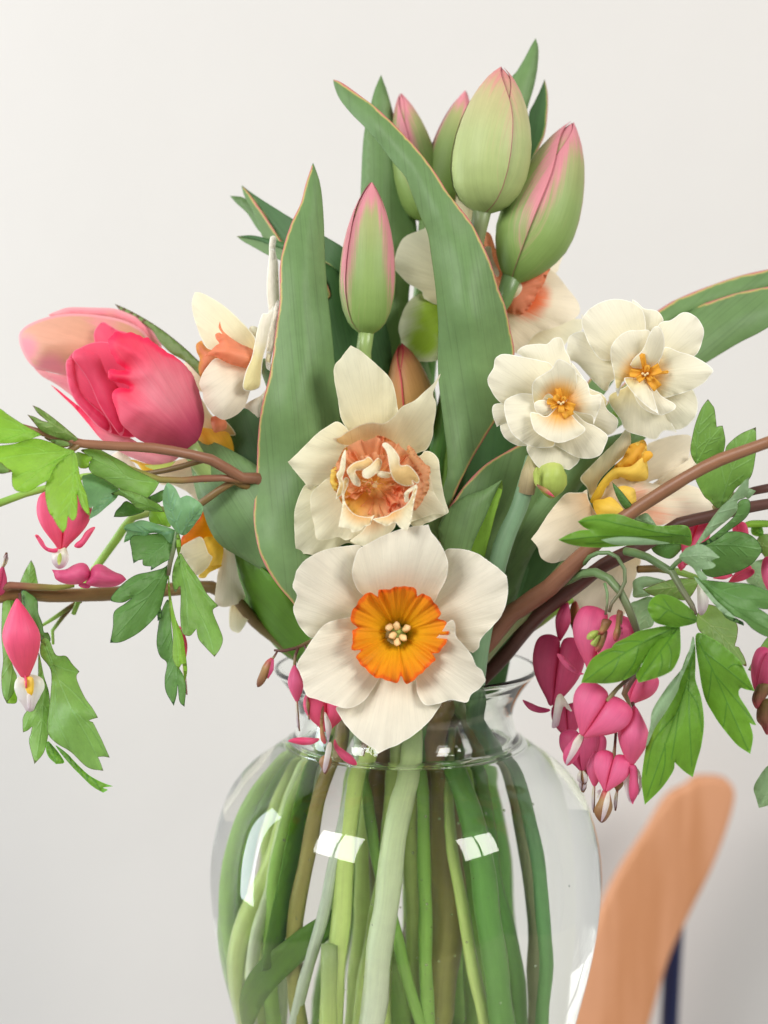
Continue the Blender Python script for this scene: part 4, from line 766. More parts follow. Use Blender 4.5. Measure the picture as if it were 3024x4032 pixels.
def cup_piece(ang, r0, r1, wide, z0, z1, amp, seed, coral=1.0, mat='frill', fr=A7, ctr=(765, 845), par=D2, cyc=3.0):
    """one ruffled segment of the split cup: fans out from the throat, crimped along its rim"""
    rs = random.Random(seed); ph = [rs.uniform(0, 6.28) for _ in range(5)]; V = []; F = []; al = []; ti = []; uv = []; ed = []; nt, na = 12, 30
    for i in range(nt+1):
        t = i/nt
        for j in range(na+1):
            a = -1+2*j/na; k = t**1.6
            th = math.radians(ang+a*wide*.5*(.55+.45*t)+3.0*k*math.sin(a*9+ph[0]))
            r = r0+(r1*(1-.16*a*a*a*a)-r0)*t+k*(14*math.sin(a*6.28*cyc+ph[1])+8*math.sin(a*6.28*cyc*2.1+ph[2]))
            z = z0+(z1-z0)*t**1.25+k*amp*(math.sin(a*6.28*cyc*.8+ph[3])+.6*math.sin(a*6.28*cyc*1.9+ph[4]))+1.2*a*a*t
            x, y = ctr[0]+math.cos(th)*r, ctr[1]-math.sin(th)*r
            V.append(fr.P(x, y, z)); al.append(t); ti.append(coral*max(0, t-.45)/.55); uv.append((a*wide*.02, t*1.2)); ed.append((1-t)*6)
    for i in range(nt):
        for j in range(na):
            o = i*(na+1)+j; F.append((o, o+1, o+na+2, o+na+1))
    link('corona_piece', V, F, mat, par, dict(al=al, ed=ed, vein=[0.0]*len(V), tint=ti), uv)
for q, (ang, r1, wide, z1, co) in enumerate(((105, 500, 58, -78, .9), (58, 500, 50, -77, .3), (145, 470, 50, -78, .5), (186, 400, 44, -77, 0), (225, 390, 60, -77, .1), (275, 350, 62, -78, .1), (318, 410, 56, -79, .9), (352, 470, 48, -77, .2), (24, 470, 46, -77, .1))):
    cup_piece(ang, 40, r1, wide*1.1, -68, z1, 1.2+.5*(q % 3), 40+q, co*.6, cyc=.9+.4*(q % 3))
for q, (ang, r1, wide, z1, co) in enumerate(((95, 330, 80, -83, .4), (200, 290, 46, -81, .0), (330, 310, 56, -82, 1.4), (35, 300, 50, -83, .2))):
    cup_piece(ang, 30, r1, wide, -70, z1, 2.0, 70+q, co*.6, cyc=1.5)
for path, d_, tv in (('930,850 945,930 1000,890 1040,870 1085,930', -75, 1), ('640,900 700,880 722,920 690,945', -76, .9), ('880,970 900,1060 960,1130 1010,1060 1045,1030 1085,1060', -73, 1), ('470,1000 520,940 590,935 640,890', -75, .2), ('600,880 680,840 730,800 790,850 860,830', -77, .8)):
    frill(D2, A7, path, d_, 6.5, 'frill', amp=1.3, wl=5.5, name='corona_frill', tintv=tv)
def w7(o, dd, mat='cream', **k): S('petaloid', D2, A7, o, [(x, y, z-3) for x, y, z in dd] if not isinstance(dd, (int, float)) else dd-3, mat, **dict(dict(bulge=1.5, ruffle=.5, rufl=40, wav=.4, ragged=.5, h=6, hi=10), **k))
w7('440,470 447,560 440,680 412,790 430,850 402,960 335,1012* 350,930 372,842 344,740 375,690 392,600 412,520', [(440, 480, -80), (400, 750, -83), (340, 1000, -80)], base=(440, 900))
w7('455,700 500,640 560,602 640,580 690,545 745,592 735,640 650,690 552,702 562,740 600,800 602,870 532,850 490,780', [(700, 580, -80), (480, 690, -82), (590, 860, -80)], base=(560, 640))
w7('635,770 630,700 700,650 760,592 800,560 842,600 822,680 780,730 700,782', [(800, 580, -80), (680, 760, -85)], base=(800, 560))
w7('786,745 800,702 870,710 940,725 930,772 850,780', -82, base=(940, 745))
w7('842,420 882,390 930,422 1000,500 1032,562 1042,640 1130,640 1212,722 1252,802 1222,842 1172,810 1192,850 1112,870 1042,852 980,812 940,742 915,620 892,500', [(880, 400, -80), (1000, 600, -85), (1240, 800, -79), (1000, 820, -84)], base=(1000, 720), bulge=2.5)
w7('1090,935 1190,860 1190,890 1132,960 1130,1030 1092,1046 1080,985', [(1190, 860, -82), (1100, 1040, -80)], base=(1200, 860))
w7('430,780 480,790 470,860 432,960 440,1040 480,1110 560,1180 700,1205 760,1180 735,1232 712,1290 650,1310 600,1352 510,1370 490,1332 364,1312* 392,1180 410,1050 402,930', [(440, 800, -80), (370, 1310, -84), (600, 1350, -84), (700, 1200, -78), (440, 1050, -80)], base=(620, 1060), paint=[(600, 1110, 160, 1.0)])
w7('740,1232 800,1212 900,1190 950,1152 1080,1090 1150,1000 1200,855 1228,880 1192,1040 1162,1230 1116,1358* 1040,1322 980,1262 900,1302 850,1290', [(750, 1230, -80), (1210, 870, -84), (1120, 1350, -86), (950, 1170, -79)], base=(950, 1050), paint=[(930, 1130, 130, .8)])
stem(D2, [Z4.P(650, 930, -50), Z4.P(660, 1000, -42)], [(-8, -36, 1350), (-14, -34, 1560), (-20, -34, 1678), (-23, -36, 1830), (-24.5, -36, 1961), (-27, -32, 2212), (-28, -28, 2390)], [3, 3, 3.4, 3.4, 3.5, 3.6, 3.7, 3.7, 3.7], 'st_pale')

tube('sheath', D2, [W(-28, -39, 1958), W(-28.5, -39, 2080), W(-29.5, -36, 2250), W(-30, -30, 2390)], [3.1, 3.3, 3.4, 3.4], M['st_pale'], lump=.08)
# D3 side-facing peach trumpet on the left
D3 = daff('daffodil turned sideways with cream petals and a coral trumpet beside the open pink tulip', W(-24, -14, 2380))
q6 = (800, 1400)
def p3(o, dd, mat='cream', **k): S('petal', D3, A6, o, dd, mat, **dict(dict(base=q6, bulge=2, ruffle=.6, rufl=60, wav=.6, ragged=.5, h=10, hi=16), **k))
p3('900,200 922,192 942,197 955,240 946,330 970,450 976,600 985,820 1000,1100 930,1300 890,1100 880,920 865,800 860,650 870,500 880,400 885,270', [(920, 200, -22), (920, 700, -28), (930, 1200, -36)], bulge=3, base=(930, 1300), mat='white')
p3('690,1090 722,1068 775,1086 790,1200 760,1300 720,1180', -28)
p3('165,738* 210,740 300,778 420,850 520,930 602,1010 680,1090 748,1180 770,1320 700,1400 500,1390 400,1310 290,1286 240,1210 190,1092 150,960 135,850 148,782', [(170, 745, -26), (400, 1000, -30), (730, 1300, -38), (250, 1200, -34)], bulge=3)
p3('640,1850 690,1800 800,1740 850,1700 800,1945 745,1925 680,1872', -38, 'beige')
S('corona', D3, A6, '253,1362* 312,1310 372,1252 402,1232 372,1192 363,1145 402,1130 432,1142 396,1080 408,1020* 432,1102 500,1168 600,1236 760,1320 730,1480 650,1472 500,1432 400,1382 340,1358', [(260, 1360, -46), (400, 1030, -40), (740, 1400, -40), (500, 1300, -44)], 'coral', base=(800, 1420), tip=(260, 1300), bulge=7, ruffle=1.0, rufl=26, h=7, hi=11)
p3('360,1380 450,1402 560,1446 660,1470 760,1500 700,1700 645,1850 560,1932 452,1972 370,1940 300,1872 250,1790 240,1710 210,1640 220,1570 270,1480', [(240, 1640, -44), (650, 1500, -40), (450, 1960, -44), (660, 1800, -42)], 'beige', bulge=6)
p3('970,812 987,900 982,1060 952,1220 912,1350 890,1500 860,1480 850,1380 872,1170 890,1070 932,890', [(970, 820, -40), (880, 1480, -44)], base=(870, 1490), mat='white')
p3('922,868* 932,920 902,1060 882,1130 862,1250 822,1400 805,1600 790,1662 720,1692 652,1690 628,1642 660,1500 712,1380 742,1240 762,1120 802,990 822,943 872,938', [(920, 870, -44), (850, 1250, -46), (640, 1660, -50), (790, 1650, -47)], bulge=2, mat='white')
stem(D3, [A6.P(830, 1400, -36), A6.P(900, 1600, -34)], [(-28, -24, 1250), (-20, -28, 1560), (-22, -34, 1707), (-31, -36, 1915), (-44, -26, 2212), (-48, -16, 2390)], [3, 2.8, 2.8, 2.8, 2.8, 2.8, 2.8, 2.8], 'st_silver', flat=.6)
# D8 half hidden behind T7 / D3
D8 = daff('half hidden cream and orange daffodil between the open pink tulip and the fern leaves', W(-34, 0, 2380))
def p8(fr, o, dd, mat='cream', **k): S('petal', D8, fr, o, dd, mat, **dict(dict(bulge=2, ruffle=.6, rufl=50, wav=.6, ragged=.5, h=10, hi=16), **k))
p8(A6, '70,1420 200,1398 260,1560 240,1700 160,1660 100,1560', [(70, 1420, -8), (240, 1650, -14)], base=(300, 1900))
S('corona', D8, A6, '175,1250 200,1222 232,1208 262,1258 330,1290 400,1400 300,1490 232,1570 200,1482 212,1380 185,1322', -20, 'coral', base=(400, 1500), bulge=4, ruffle=1, rufl=24, edgef=.9)
p8(A6, '150,1700 250,1800 332,1930 462,1982 560,2120 380,2104 240,2052 150,1950', [(150, 1750, -16), (500, 2080, -20)], base=(420, 2060))
S('corona', D8, A6, '320,1960 402,1938 470,1990 470,2060 420,2080 350,2092', -28, 'coral', base=(400, 2200), bulge=3, ruffle=1, rufl=20)
S('corona', D8, A6, '190,2070 300,2056 400,2080 500,2112 540,2300 400,2360 250,2320', [(200, 2070, -26), (500, 2200, -22)], 'golden', base=(400, 2360), bulge=5)
p8(A1, '1300,640 1340,600 1400,560 1560,520 1760,560 1760,1000 1640,980 1560,830 1420,750 1310,740', [(1320, 660, -18), (1700, 900, -12)], 'beige', base=(1700, 560))
p8(A1, '880,560 960,470 1040,500 1160,640 1300,640 1240,700 1080,640', -16, 'white', base=(1160, 640), paint=[(1100, 570, 50, .0)])
S('corona', D8, A1, '1060,545 1120,575 1180,640 1320,640 1330,560 1200,570 1100,540', -18, 'yellow', bulge=2)
stem(D8, [A6.P(420, 2200, -14)], [(-40, -10, 1350), (-26, 8, 1540), (-34, 26, 1700), (-40, 36, 1900), (-36, 38, 2350)], [2.8, 2.8, 3, 3.2, 3.6, 3.6], 'st_pale')
# D7 lower left, yellow-orange with pale frilled crown
D7 = daff('small daffodil with pale frilled crown and orange cup low on the left', W(-38, 6, 2380))
def p7(o, dd, mat='beige', fr=A2, **k): S('petal', D7, fr, o, dd, mat, **dict(dict(bulge=1.5, ruffle=.7, rufl=50, wav=.6, ragged=.5, h=9, hi=15), **k))
p7('1050,1105 1100,1096 1210,1170 1180,1250 1135,1322 1104,1330 1044,1282', [(1080, 1110, -12), (1110, 1320, -22)], 'cream', base=(1110, 1050))
p7('980,660 1042,648 1082,680 1122,880 1170,1050 1052,1112 962,1112 924,1070 942,900', [(1030, 660, -20), (960, 1100, -30), (1160, 1040, -20)], 'beige', base=(1040, 600), bulge=4)
S('corona', D7, A2, '640,640 650,560 722,468 802,388 822,330 900,400 960,540 900,640 760,640', [(650, 600, -24), (850, 400, -20)], 'orange', base=(950, 620), bulge=4)
S('corona', D7, A2, '826,570 880,545 960,560 995,610 988,720 962,792 868,802 840,700', [(900, 560, -28), (920, 780, -28)], 'yellow', base=(1000, 640), bulge=4, ruffle=.8, rufl=22)
p7('640,680 660,620 740,572 802,546 832,570 850,620 872,680 906,712 890,752 862,802 782,862 720,800 690,740', [(660, 650, -32), (880, 720, -36), (780, 850, -32), (740, 590, -30)], 'cream', base=(980, 600), ruffle=1.6, rufl=26, bulge=3)
p7('862,800 980,775 960,800 880,840 845,885 788,872', -30, 'yellow', base=(900, 700))
stem(D7, [A2.P(1040, 640, -16)], [(-40, 2, 1400), (-29, 4, 1540), (-44, 14, 1720), (-52, 22, 1950), (-46, 28, 2350)], [2.6, 2.6, 3.2, 3.4, 3.4, 3.4], 'st_green')
# D4 high behind the long curved leaf
D4 = daff('rear daffodil with coral cup half hidden behind the long curved tulip leaf', W(10, 10, 2380))
def p4(fr, o, dd, mat='peachy', **k): S('petal', D4, fr, o, dd, mat, **dict(dict(bulge=2, ruffle=.7, rufl=60, wav=.7, ragged=.6, h=10, hi=17), **k))
q5 = (820, 560)
p4(Z1, '955,600 962,560 975,520 1000,508 1012,512 1035,500 1055,560 1100,700 1130,900 1080,860 1040,745 1000,692 966,642', [(1000, 510, 18), (1100, 850, 6)], 'cream', base=(1100, 950))
p4(A5, '1392,285 1372,380 1342,442 1200,560 1000,560 1250,300', [(1390, 300, 22), (1100, 500, 10)], 'peachy', base=q5)
p4(A5, '1540,755 1545,880 1452,942 1400,1002 1300,1060 1050,1060 950,900 820,560 1500,790', [(820, 560, 10), (1540, 800, 14), (1060, 1040, 6)], 'cream', base=q5)
p4(A5, '380,70 330,100 200,150 140,220 105,330 95,402* 150,460 200,512 280,560 320,590 332,632 442,682 620,640 820,560 640,200', [(820, 560, 6), (100, 400, 0), (330, 100, 4), (440, 680, 0)], 'cream', base=q5, bulge=3)
p4(A5, '318,600 230,640 170,730 135,860 150,942 160,1042 186,1147* 280,1120 432,1112 600,1000 820,560 560,640 442,682', [(820, 560, 6), (180, 1140, -6), (240, 640, 2)], 'greenback', base=q5, bulge=3, paint=[(430, 800, 220, 1), (330, 960, 160, 1), (430, 690, 170, 1), (250, 1050, 80, .7)])
p4(A5, '1230,400 1290,412 1352,450 1430,550 1512,660 1527,740 1480,792 1350,852 1200,902 1110,1000 1020,1056 900,1000 820,560 1050,470', [(820, 560, 4), (1520, 730, -4), (1020, 1050, -6), (1280, 410, 0)], 'peachy', base=q5, bulge=3, paint=[(1130, 640, 170, 1.0), (1230, 600, 100, .8)])
S('corona', D4, A5, '780,150 842,140 900,300 1000,440 1282,398 1284,450 1242,540 1200,600 1162,680 1102,750 1040,756 960,738 880,640 800,400', [(810, 150, -2), (900, 600, -3), (1260, 430, -5), (1050, 740, -6)], 'coral', base=q5, bulge=5, ruffle=1.4, rufl=26, h=8, hi=13, ragged=1.2)
S('petaloid', D4, A5, '1060,506 1086,550 1062,602 1014,638 960,620 1020,550', -9, 'cream', bulge=1.5)
S('petaloid', D4, A5, '790,250 842,236 862,330 910,440 890,470 850,400 800,320', -8, 'peachy', bulge=1.5)
stem(D4, [A5.P(820, 560, 12), A5.P(800, 700, 14)], [(10, 10, 1200), (6, 14, 1540), (10, 24, 1750), (14, 32, 2000), (18, 34, 2380)], [3, 3, 3.4, 3.6, 3.8, 4, 4], 'st_green')
# D6 lower right peach and yellow
D6 = daff('peach and yellow double daffodil seen from the side under the bleeding heart stem at right', W(30, -18, 2380))
q8 = (540, 600)
def p6(o, dd, mat='peachy', **k): S('petal', D6, A8, o, dd, mat, **dict(dict(base=q8, bulge=2, ruffle=.7, rufl=60, wav=.7, ragged=.6, h=10, hi=16), **k))
p6('360,1280 500,1170 560,1100 620,1000 860,1000 842,1130 792,1300 740,1440 600,1460 450,1450 392,1370', [(600, 1000, -18), (500, 1400, -22), (800, 1200, -20)], 'beige', base=(720, 960), bulge=3, paint=None)
p6('905,210 925,180 1000,150 1100,120 1225,116 1236,160 1222,272 1215,330 1130,420 1060,460 980,440 540,600', [(540, 600, -28), (1220, 130, -18), (1060, 440, -30)], 'peachy')
p6('1210,300 1235,250 1287,252 1282,330 1240,402 1060,462 900,520 1080,380', [(1060, 460, -32), (1280, 260, -28)], 'peachy', base=(900, 560))
p6('1000,480 1120,470 1262,488 1350,550 1440,655* 1300,692 1160,730 1000,775 870,760 700,720 540,600 860,520', [(540, 600, -32), (1430, 650, -34), (1000, 760, -38), (1200, 500, -32)], 'peachy', paint=[(960, 740, 190, .5), (1150, 620, 140, .25)], bulge=3)
p6('590,560 620,500 660,440 742,400 802,440 862,444 962,470 1012,492 900,640 760,700 540,600', [(540, 600, -36), (960, 480, -38), (740, 410, -38)], 'peachy', bulge=3, paint=[(860, 560, 120, .5)])
p6('770,68 802,132 782,230 702,310 622,390 560,470 540,600 500,570 482,500 432,430 500,350 600,250 700,150', [(780, 90, -40), (620, 330, -36), (530, 580, -38)], 'cream', bulge=1, fold=3)
S('corona', D6, A8, '680,342 742,280 792,190 842,170 892,150 916,190 902,240 882,290 842,332 742,352', [(690, 342, -44), (890, 170, -40)], 'golden', base=(640, 430), bulge=3, ruffle=1.4, rufl=18, h=7, hi=11)
S('corona', D6, A8, '560,520 600,430 682,345 742,280 800,190 880,160 915,200 918,300 928,400 905,446 800,452 720,428 640,480', [(600, 450, -39), (900, 200, -40), (900, 440, -38)], 'yellow', base=(520, 590), bulge=2, ruffle=1.2, rufl=24)
S('corona', D6, A8, '505,595 540,520 600,430 682,358 800,342 880,282 902,330 922,402 900,442 800,446 720,422 660,450 620,500 585,572 530,610', [(520, 590, -41), (700, 400, -45), (900, 400, -44)], 'yellow', base=(510, 600), bulge=2.5, h=7, hi=11)
S('corona', D6, A8, '880,300 895,240 940,232 962,262 940,292 900,318', -46, 'golden', base=(860, 340), bulge=2)
S('corona', D6, A8, '525,600 600,580 662,568 742,650 745,700 660,710 560,700', [(540, 610, -42), (740, 680, -48)], 'yellow', base=(510, 590), bulge=2.5)
S('corona', D6, A8, '690,512 740,484 800,494 832,520 838,612 800,640 760,602', [(700, 510, -46), (830, 610, -48)], 'yellow', base=(640, 640), bulge=3, ruffle=1.2, rufl=16, h=6, hi=10)
p6('75,872* 130,800 200,690 270,600 332,538 402,534 450,530 482,510 492,580 552,690 640,780 560,900 480,960 400,1000 300,1030 222,1046 150,1010 122,930', [(550, 640, -40), (90, 870, -50), (350, 540, -44), (280, 1030, -46)], 'peachy', bulge=3, base=(560, 640))
stem(D6, [A8.P(520, 620, -36), A8.P(380, 1000, -34)], [(24, -28, 1450), (26, -12, 1540), (37, 0, 1678), (42, 2, 1938), (43, 2, 2112), (42, 2, 2380)], [3, 3, 3, 3.2, 3.3, 3.4, 3.4, 3.4], 'st_taupe')
# D5 two white double florets and a green bud on one stem
D5 = daff('stem with two white double daffodil florets and a green bud at right', W(26, -34, 2380), 'double_daffodil')
FL = sub('floret', D5, Z6.P(510, 700, -55)); FR = sub('floret', D5, Z6.P(970, 520, -45))
def p5(par, ctr, dz, o, dtip, paint=None, mat='double', **k):
    pts = parse(o); cx = sum(p[0] for p in pts)/len(pts); cy = sum(p[1] for p in pts)/len(pts)
    vx, vy = cx-ctr[0], cy-ctr[1]
    S('petal', par, Z6, o, [(*ctr, dz), (ctr[0]+vx*1.7, ctr[1]+vy*1.7, dz+dtip), (ctr[0]+vx*1.2-vy*.6, ctr[1]+vy*1.2+vx*.6, dz+dtip*.8+1.2), (ctr[0]+vx*1.2+vy*.6, ctr[1]+vy*1.2-vx*.6, dz+dtip*.8+1.2)], mat, base=ctr, paint=paint, **dict(dict(bulge=2, ruffle=.6, rufl=50, wav=.5, ragged=.6, h=8, hi=13), **k))
L0 = (510, 700); R0 = (970, 525)
p5(FL, L0, -50, '265,405 300,372 380,358 430,358 470,325 512,330 532,390 560,460 540,600 500,700 400,560 330,460', 3)
p5(FL, L0, -50, '500,450 560,458 622,530 662,600 742,642 760,700 640,720 510,700 500,560', 3)
p5(FL, L0, -50, '740,660 762,720 822,780 812,840 770,866 730,850 600,780 510,700 690,660', 2)
p5(FL, L0, -50, '130,700 190,690 300,700 510,700 320,790 200,800 150,822* 128,760', 3)
p5(FL, L0, -50, '168,812 210,800 340,800 510,700 400,900 330,924 260,922 195,882', 3, [(190, 820, 20, 0)])
p5(FL, L0, -52, '105,535 132,490* 142,440 190,415 280,428 380,448 450,470 500,560 510,700 360,640 250,660 190,697 130,640 98,570', -4)
p5(FL, L0, -52, '316,930 380,860 510,700 560,880 612,992 562,1056 520,1055 490,1066 400,1056 345,1002', -2)
p5(FL, L0, -54, '450,880 510,700 640,790 702,818 766,870 752,930 712,986 620,996 540,962', -4)
p5(FL, L0, -56, '190,690 260,640 345,638 430,660 510,700 470,800 475,890 460,932 350,932 270,890 220,830', -5)
p5(FL, L0, -57, '735,650 690,805 680,760 600,740 510,700 560,600 545,500 560,500 652,570 672,640', -7, [(510, 700, 150, .75)])
p5(FL, L0, -58, '345,600 372,550 450,500 500,443 582,500 602,600 625,662 560,660 510,700 440,640 400,680 360,702', -8, [(505, 660, 120, .85)])
p5(FL, L0, -59, '338,742 380,745 430,760 510,700 600,790 642,842 540,902 460,902 370,852 345,802', -9, [(505, 720, 130, .8)])
p5(FL, L0, -61, '358,690 410,670 457,710 442,750 380,747', -2)
def gold(par, ctr, dz, rays):
    for x, y, wd, lift in rays:
        a, b = Z6.P(*ctr, dz), Z6.P(x, y, dz-lift); m = (a+b)/2+Vector((0, -.0012, 0))
        strap('petaloid', par, [a, m, b, b+(b-m)*.15+Vector((0, .0008, 0))], [wd*.0004, wd*.0009, wd*.00105, wd*.00012], Vector((0, -1, 0)), M['golden'], cup=.5)
    for q in range(3): tube('stamen', par, [Z6.P(*ctr, dz), Z6.P(ctr[0]-14+14*q, ctr[1]-6+9*(q % 2), dz-5)], [.35, .55], M['anther'], seg=6)
gold(FL, (506, 690), -60, [(487, 600, 1.0, 3), (436, 678, 1.2, 3), (548, 758, 2.0, 3), (575, 715, 1.6, 3), (474, 650, 1.2, 5), (526, 655, .9, 5), (508, 738, 1.2, 4), (455, 712, .8, 4)])
p5(FR, R0, -40, '900,130 920,118 970,160 1042,175 1077,220 1062,262 1010,400 970,525 930,300', 3)
p5(FR, R0, -40, '540,370 560,310 632,290 680,330 780,420 970,525 800,560 762,622 700,580 600,470 545,440', 3)
p5(FR, R0, -42, '622,232 650,180 702,140 782,110 870,115 942,150 972,200 980,300 970,525 850,440 772,452 720,440 670,372 638,300', -2)
p5(FR, R0, -42, '1050,252 1120,225 1192,182 1262,210 1302,282 1282,380 1242,432 1120,480 970,525 1020,380', -2)
p5(FR, R0, -41, '1080,650 1140,600 1232,608 1267,680 1256,760 1200,822 1140,836 1060,800 970,525', 0)
p5(FR, R0, -42, '780,640 860,600 970,525 1040,650 1152,852* 1080,842 1032,892 960,872 870,842 838,780 778,692', -2)
p5(FR, R0, -46, '1080,380 1160,400 1252,430 1352,498 1332,542 1300,580 1240,612 1150,642 1060,650 970,525 1040,480', -4, [(1000, 530, 130, .7)])
p5(FR, R0, -47, '782,420 800,350 870,290 942,284 1002,290 1000,400 970,525 900,562 850,572 822,652 800,520', -7, [(930, 520, 110, .8)])
p5(FR, R0, -47, '900,560 970,525 1060,640 1147,705 1080,752 1000,740 930,680', -3)
p5(FR, R0, -50, '888,482 920,430 962,390 1012,280 1052,264 1082,330 1072,420 1022,480 952,496', -8)
p5(FR, R0, -49, '858,550 930,548 970,525 1012,620 1052,752* 980,702 900,622', -7)
gold(FR, (975, 530), -50, [(896, 522, 1.5, 3), (1052, 496, 1.9, 3), (1040, 600, 1.9, 2), (958, 420, 1.0, 6), (1100, 515, .5, 1), (935, 558, 1.2, 5), (988, 480, 1.0, 5), (1010, 560, 1.0, 4)])
stem(D5, [Z6.P(352, 990, -48), Z6.P(290, 1210, -48), Z6.P(150, 1590, -44)], [(28, -38, 1480), (30, -28, 1540), (42, -22, 1649), (46, -18, 1780), (47.5, -16, 1980), (48, -14, 2380)], [3.2, 3.5, 4.0, 4.0, 3.4, 3.0, 2.8, 2.8, 2.8], 'st_blue')
tube('spathe', D5, [Z6.P(352, 985, -50), Z6.P(335, 1080, -49.5), Z6.P(308, 1185, -48.5)], [2.2, 3.6, 3.9], M['spathe'])
tube('branch_stem', D5, [Z6.P(340, 1060, -48), Z6.P(560, 980, -36), Z6.P(800, 760, -32), Z6.P(930, 600, -34)], [1.8, 1.6, 1.6, 1.8], M['st_green'])
ellipsoid('bud', D5, Z6.P(448, 1005, -50), Z6.P(458, 1218, -52), .0064, 'bud_green', tab=[(0, .5), (.18, .86), (.42, 1), (.66, .93), (.85, .66), (1, .16)], lump=.06)
S('spathe', D5, Z6, '372,1140 400,1150 430,1165 455,1190 470,1210 440,1200 405,1180 380,1160', -59.5, 'inner_tan', bulge=.6, h=5, hi=8)
S('spathe', D5, Z6, '352,1080 372,1045 385,1090 380,1150 362,1140', -57.5, 'bud_green', bulge=1, h=5, hi=8)
# ------------------------------------------------------------------ bleeding heart branches
def branch(label, base): return thing('bleeding_heart_branch', label, 'bleeding heart', base, 'bleeding heart branches in the bouquet')
def tb(name, par, fr, pts, rad, mat, **k):
    """twig from photo points x,y,depth"""
    pp = [fr.P(*[float(q) for q in s.split(',')]) for s in pts.split()]
    return tube(name, par, pp, rad, M[mat], **k)
def lf(par, fr, o, dd, mat, base, veins='auto', **k): return S('leaf', par, fr, o, dd, 'lf_'+mat, base=base, veins=veins, **dict(dict(bulge=1.5, wav=1.0, ruffle=.6, rufl=60, h=8, hi=13), **k))
# ---- left, upper branch
BL = branch('bleeding heart branch reaching left with big light green leaves over the pink tulip', W(-30, -20, 2380))
tube('stem', BL, [Z2.P(-60, 960, -84), Z2.P(80, 1010, -80), Z2.P(250, 1060, -74), Z2.P(360, 1092, -70), Z2.P(500, 1126, -68), Z2.P(700, 1142, -66), Z2.P(900, 1152, -63), Z2.P(1130, 1192, -58), Z2.P(1250, 1222, -54), Z2.P(1350, 1278, -49), Z2.P(1430, 1330, -45), Z2.P(1640, 1450, -38), W(-32, -28, 1400), W(-26, -24, 1540), W(-34, -32, 1720), W(-40, -30, 2000), W(-30, -26, 2380)], [1.0, 1.1, 1.3, 1.5, 1.7, 1.9, 2.0, 2.1, 2.2, 2.3, 2.4, 2.8, 2.8, 2.8, 3.0, 3.2, 3.2], M['st_tan'])
tb('stem', BL, Z2, '1440,1345,-45 1320,1330,-48 1200,1334,-50 1080,1345,-50 950,1340,-50 860,1310,-50 760,1270,-48', [1.5, 1.5, 1.4, 1.4, 1.4, 1.3, 1.1], 'st_tan')
tb('stem', BL, Z2, '480,1120,-68 400,1180,-70 300,1260,-60', [1.5, 1.3, .9], 'st_olive')
lf(BL, A1, '-80,110 0,122 60,165 130,212 210,262 332,332 300,352 240,375 130,402 0,408 -80,400', [(-60, 250, -92), (330, 335, -80), (100, 400, -88), (60, 170, -84)], 'bright', (332, 335), veins=['320,335 180,300 40,290 -60,280', '220,310 120,240 20,200', '200,310 100,350 0,380'])
lf(BL, A1, '264,95* 302,108 345,132 440,200 540,282 642,376 560,388 460,360 372,325 320,290 280,242 250,205 222,170* 290,192 340,218 392,232* 350,196 308,160', [(264, 95, -72), (640, 375, -70), (222, 170, -80)], 'olive', (642, 376))
lf(BL, A1, '360,358 440,362 560,392 600,420 520,440 470,420 430,402', -72, 'olive', (600, 420), veins=None)
lf(BL, A1, '-80,440 0,424 120,408 280,366 420,398 520,440 610,470 560,520 480,565 430,640 402,702 330,742 272,782 205,806 130,792 100,752* 96,700 98,640* 40,650 -20,648 -80,600', [(600, 470, -72), (150, 760, -88), (-60, 500, -86), (150, 430, -80), (400, 690, -82)], 'bright', (610, 470), veins=['600,470 420,560 280,660 160,770', '590,470 380,480 180,500 -40,540', '460,545 400,640 350,720', '330,625 220,640 120,690', '400,480 260,430 120,430'])
lf(BL, A1, '600,478 632,520 642,600 655,680 682,762 712,842 737,1002* 700,970 664,920 628,820* 634,900 625,1002 592,1038 555,1000* 548,1060 540,1100 514,1137* 470,1080 430,1010 400,970 376,880 368,800 376,730 412,660 480,560', [(600, 480, -74), (510, 1130, -92), (730, 1000, -88), (400, 850, -86)], 'bright', (600, 480))
lf(BL, A1, '622,482 690,490 762,520 730,560 722,602 680,612 640,592', -64, 'bright', (622, 490), veins=None)
lf(BL, A1, '660,462 730,448 802,450 900,500 1012,560 1100,620 1232,682 1304,722* 1272,780 1240,820 1182,872* 1080,840 962,772 852,702 762,662 722,602 738,545 720,510', [(660, 465, -66), (1300, 720, -50), (800, 640, -62), (1180, 870, -56)], 'mid', (1304, 722), veins=['1295,722 1100,700 900,600 740,520', '1150,710 1000,690 870,690', '1000,650 900,540 800,480'])
lf(BL, A1, '862,700 962,772 1080,800 1200,850 1302,905 1337,966* 1260,962 1180,952 1120,938 1060,880 1000,840 942,830 848,835* 920,808 980,770', [(1335, 965, -52), (850, 830, -60), (1100, 900, -60)], 'mid', (1337, 966))
lf(BL, A1, '668,682 700,664 760,654 862,692 972,782 952,852 900,900 862,932 800,985 724,1027* 745,960 762,920* 735,936 715,900 690,800', [(680, 680, -58), (960, 800, -56), (730, 1020, -68)], 'teal', (960, 780))
lf(BL, A1, '1362,730 1392,738 1432,772 1472,852* 1510,835 1545,834 1622,880 1660,922* 1650,980 1602,1052 1550,1120 1502,1157 1442,1132 1410,1090 1372,1042 1342,952 1328,880 1334,800', [(1362, 735, -66), (1500, 1150, -62), (1640, 920, -70), (1350, 960, -62)], 'teal', (1480, 1150), bulge=3)
lf(BL, A1, '928,1007* 945,960 982,920 1032,876 1120,925 1182,955 1102,992 1000,1007', [(930, 1007, -56), (1180, 950, -50)], 'dark', (1182, 952))
lf(BL, A1, '1222,962 1280,950 1340,962 1395,1085 1300,1068 1222,1045', -46, 'bright', (1330, 1080), veins=['1330,1070 1280,990'])
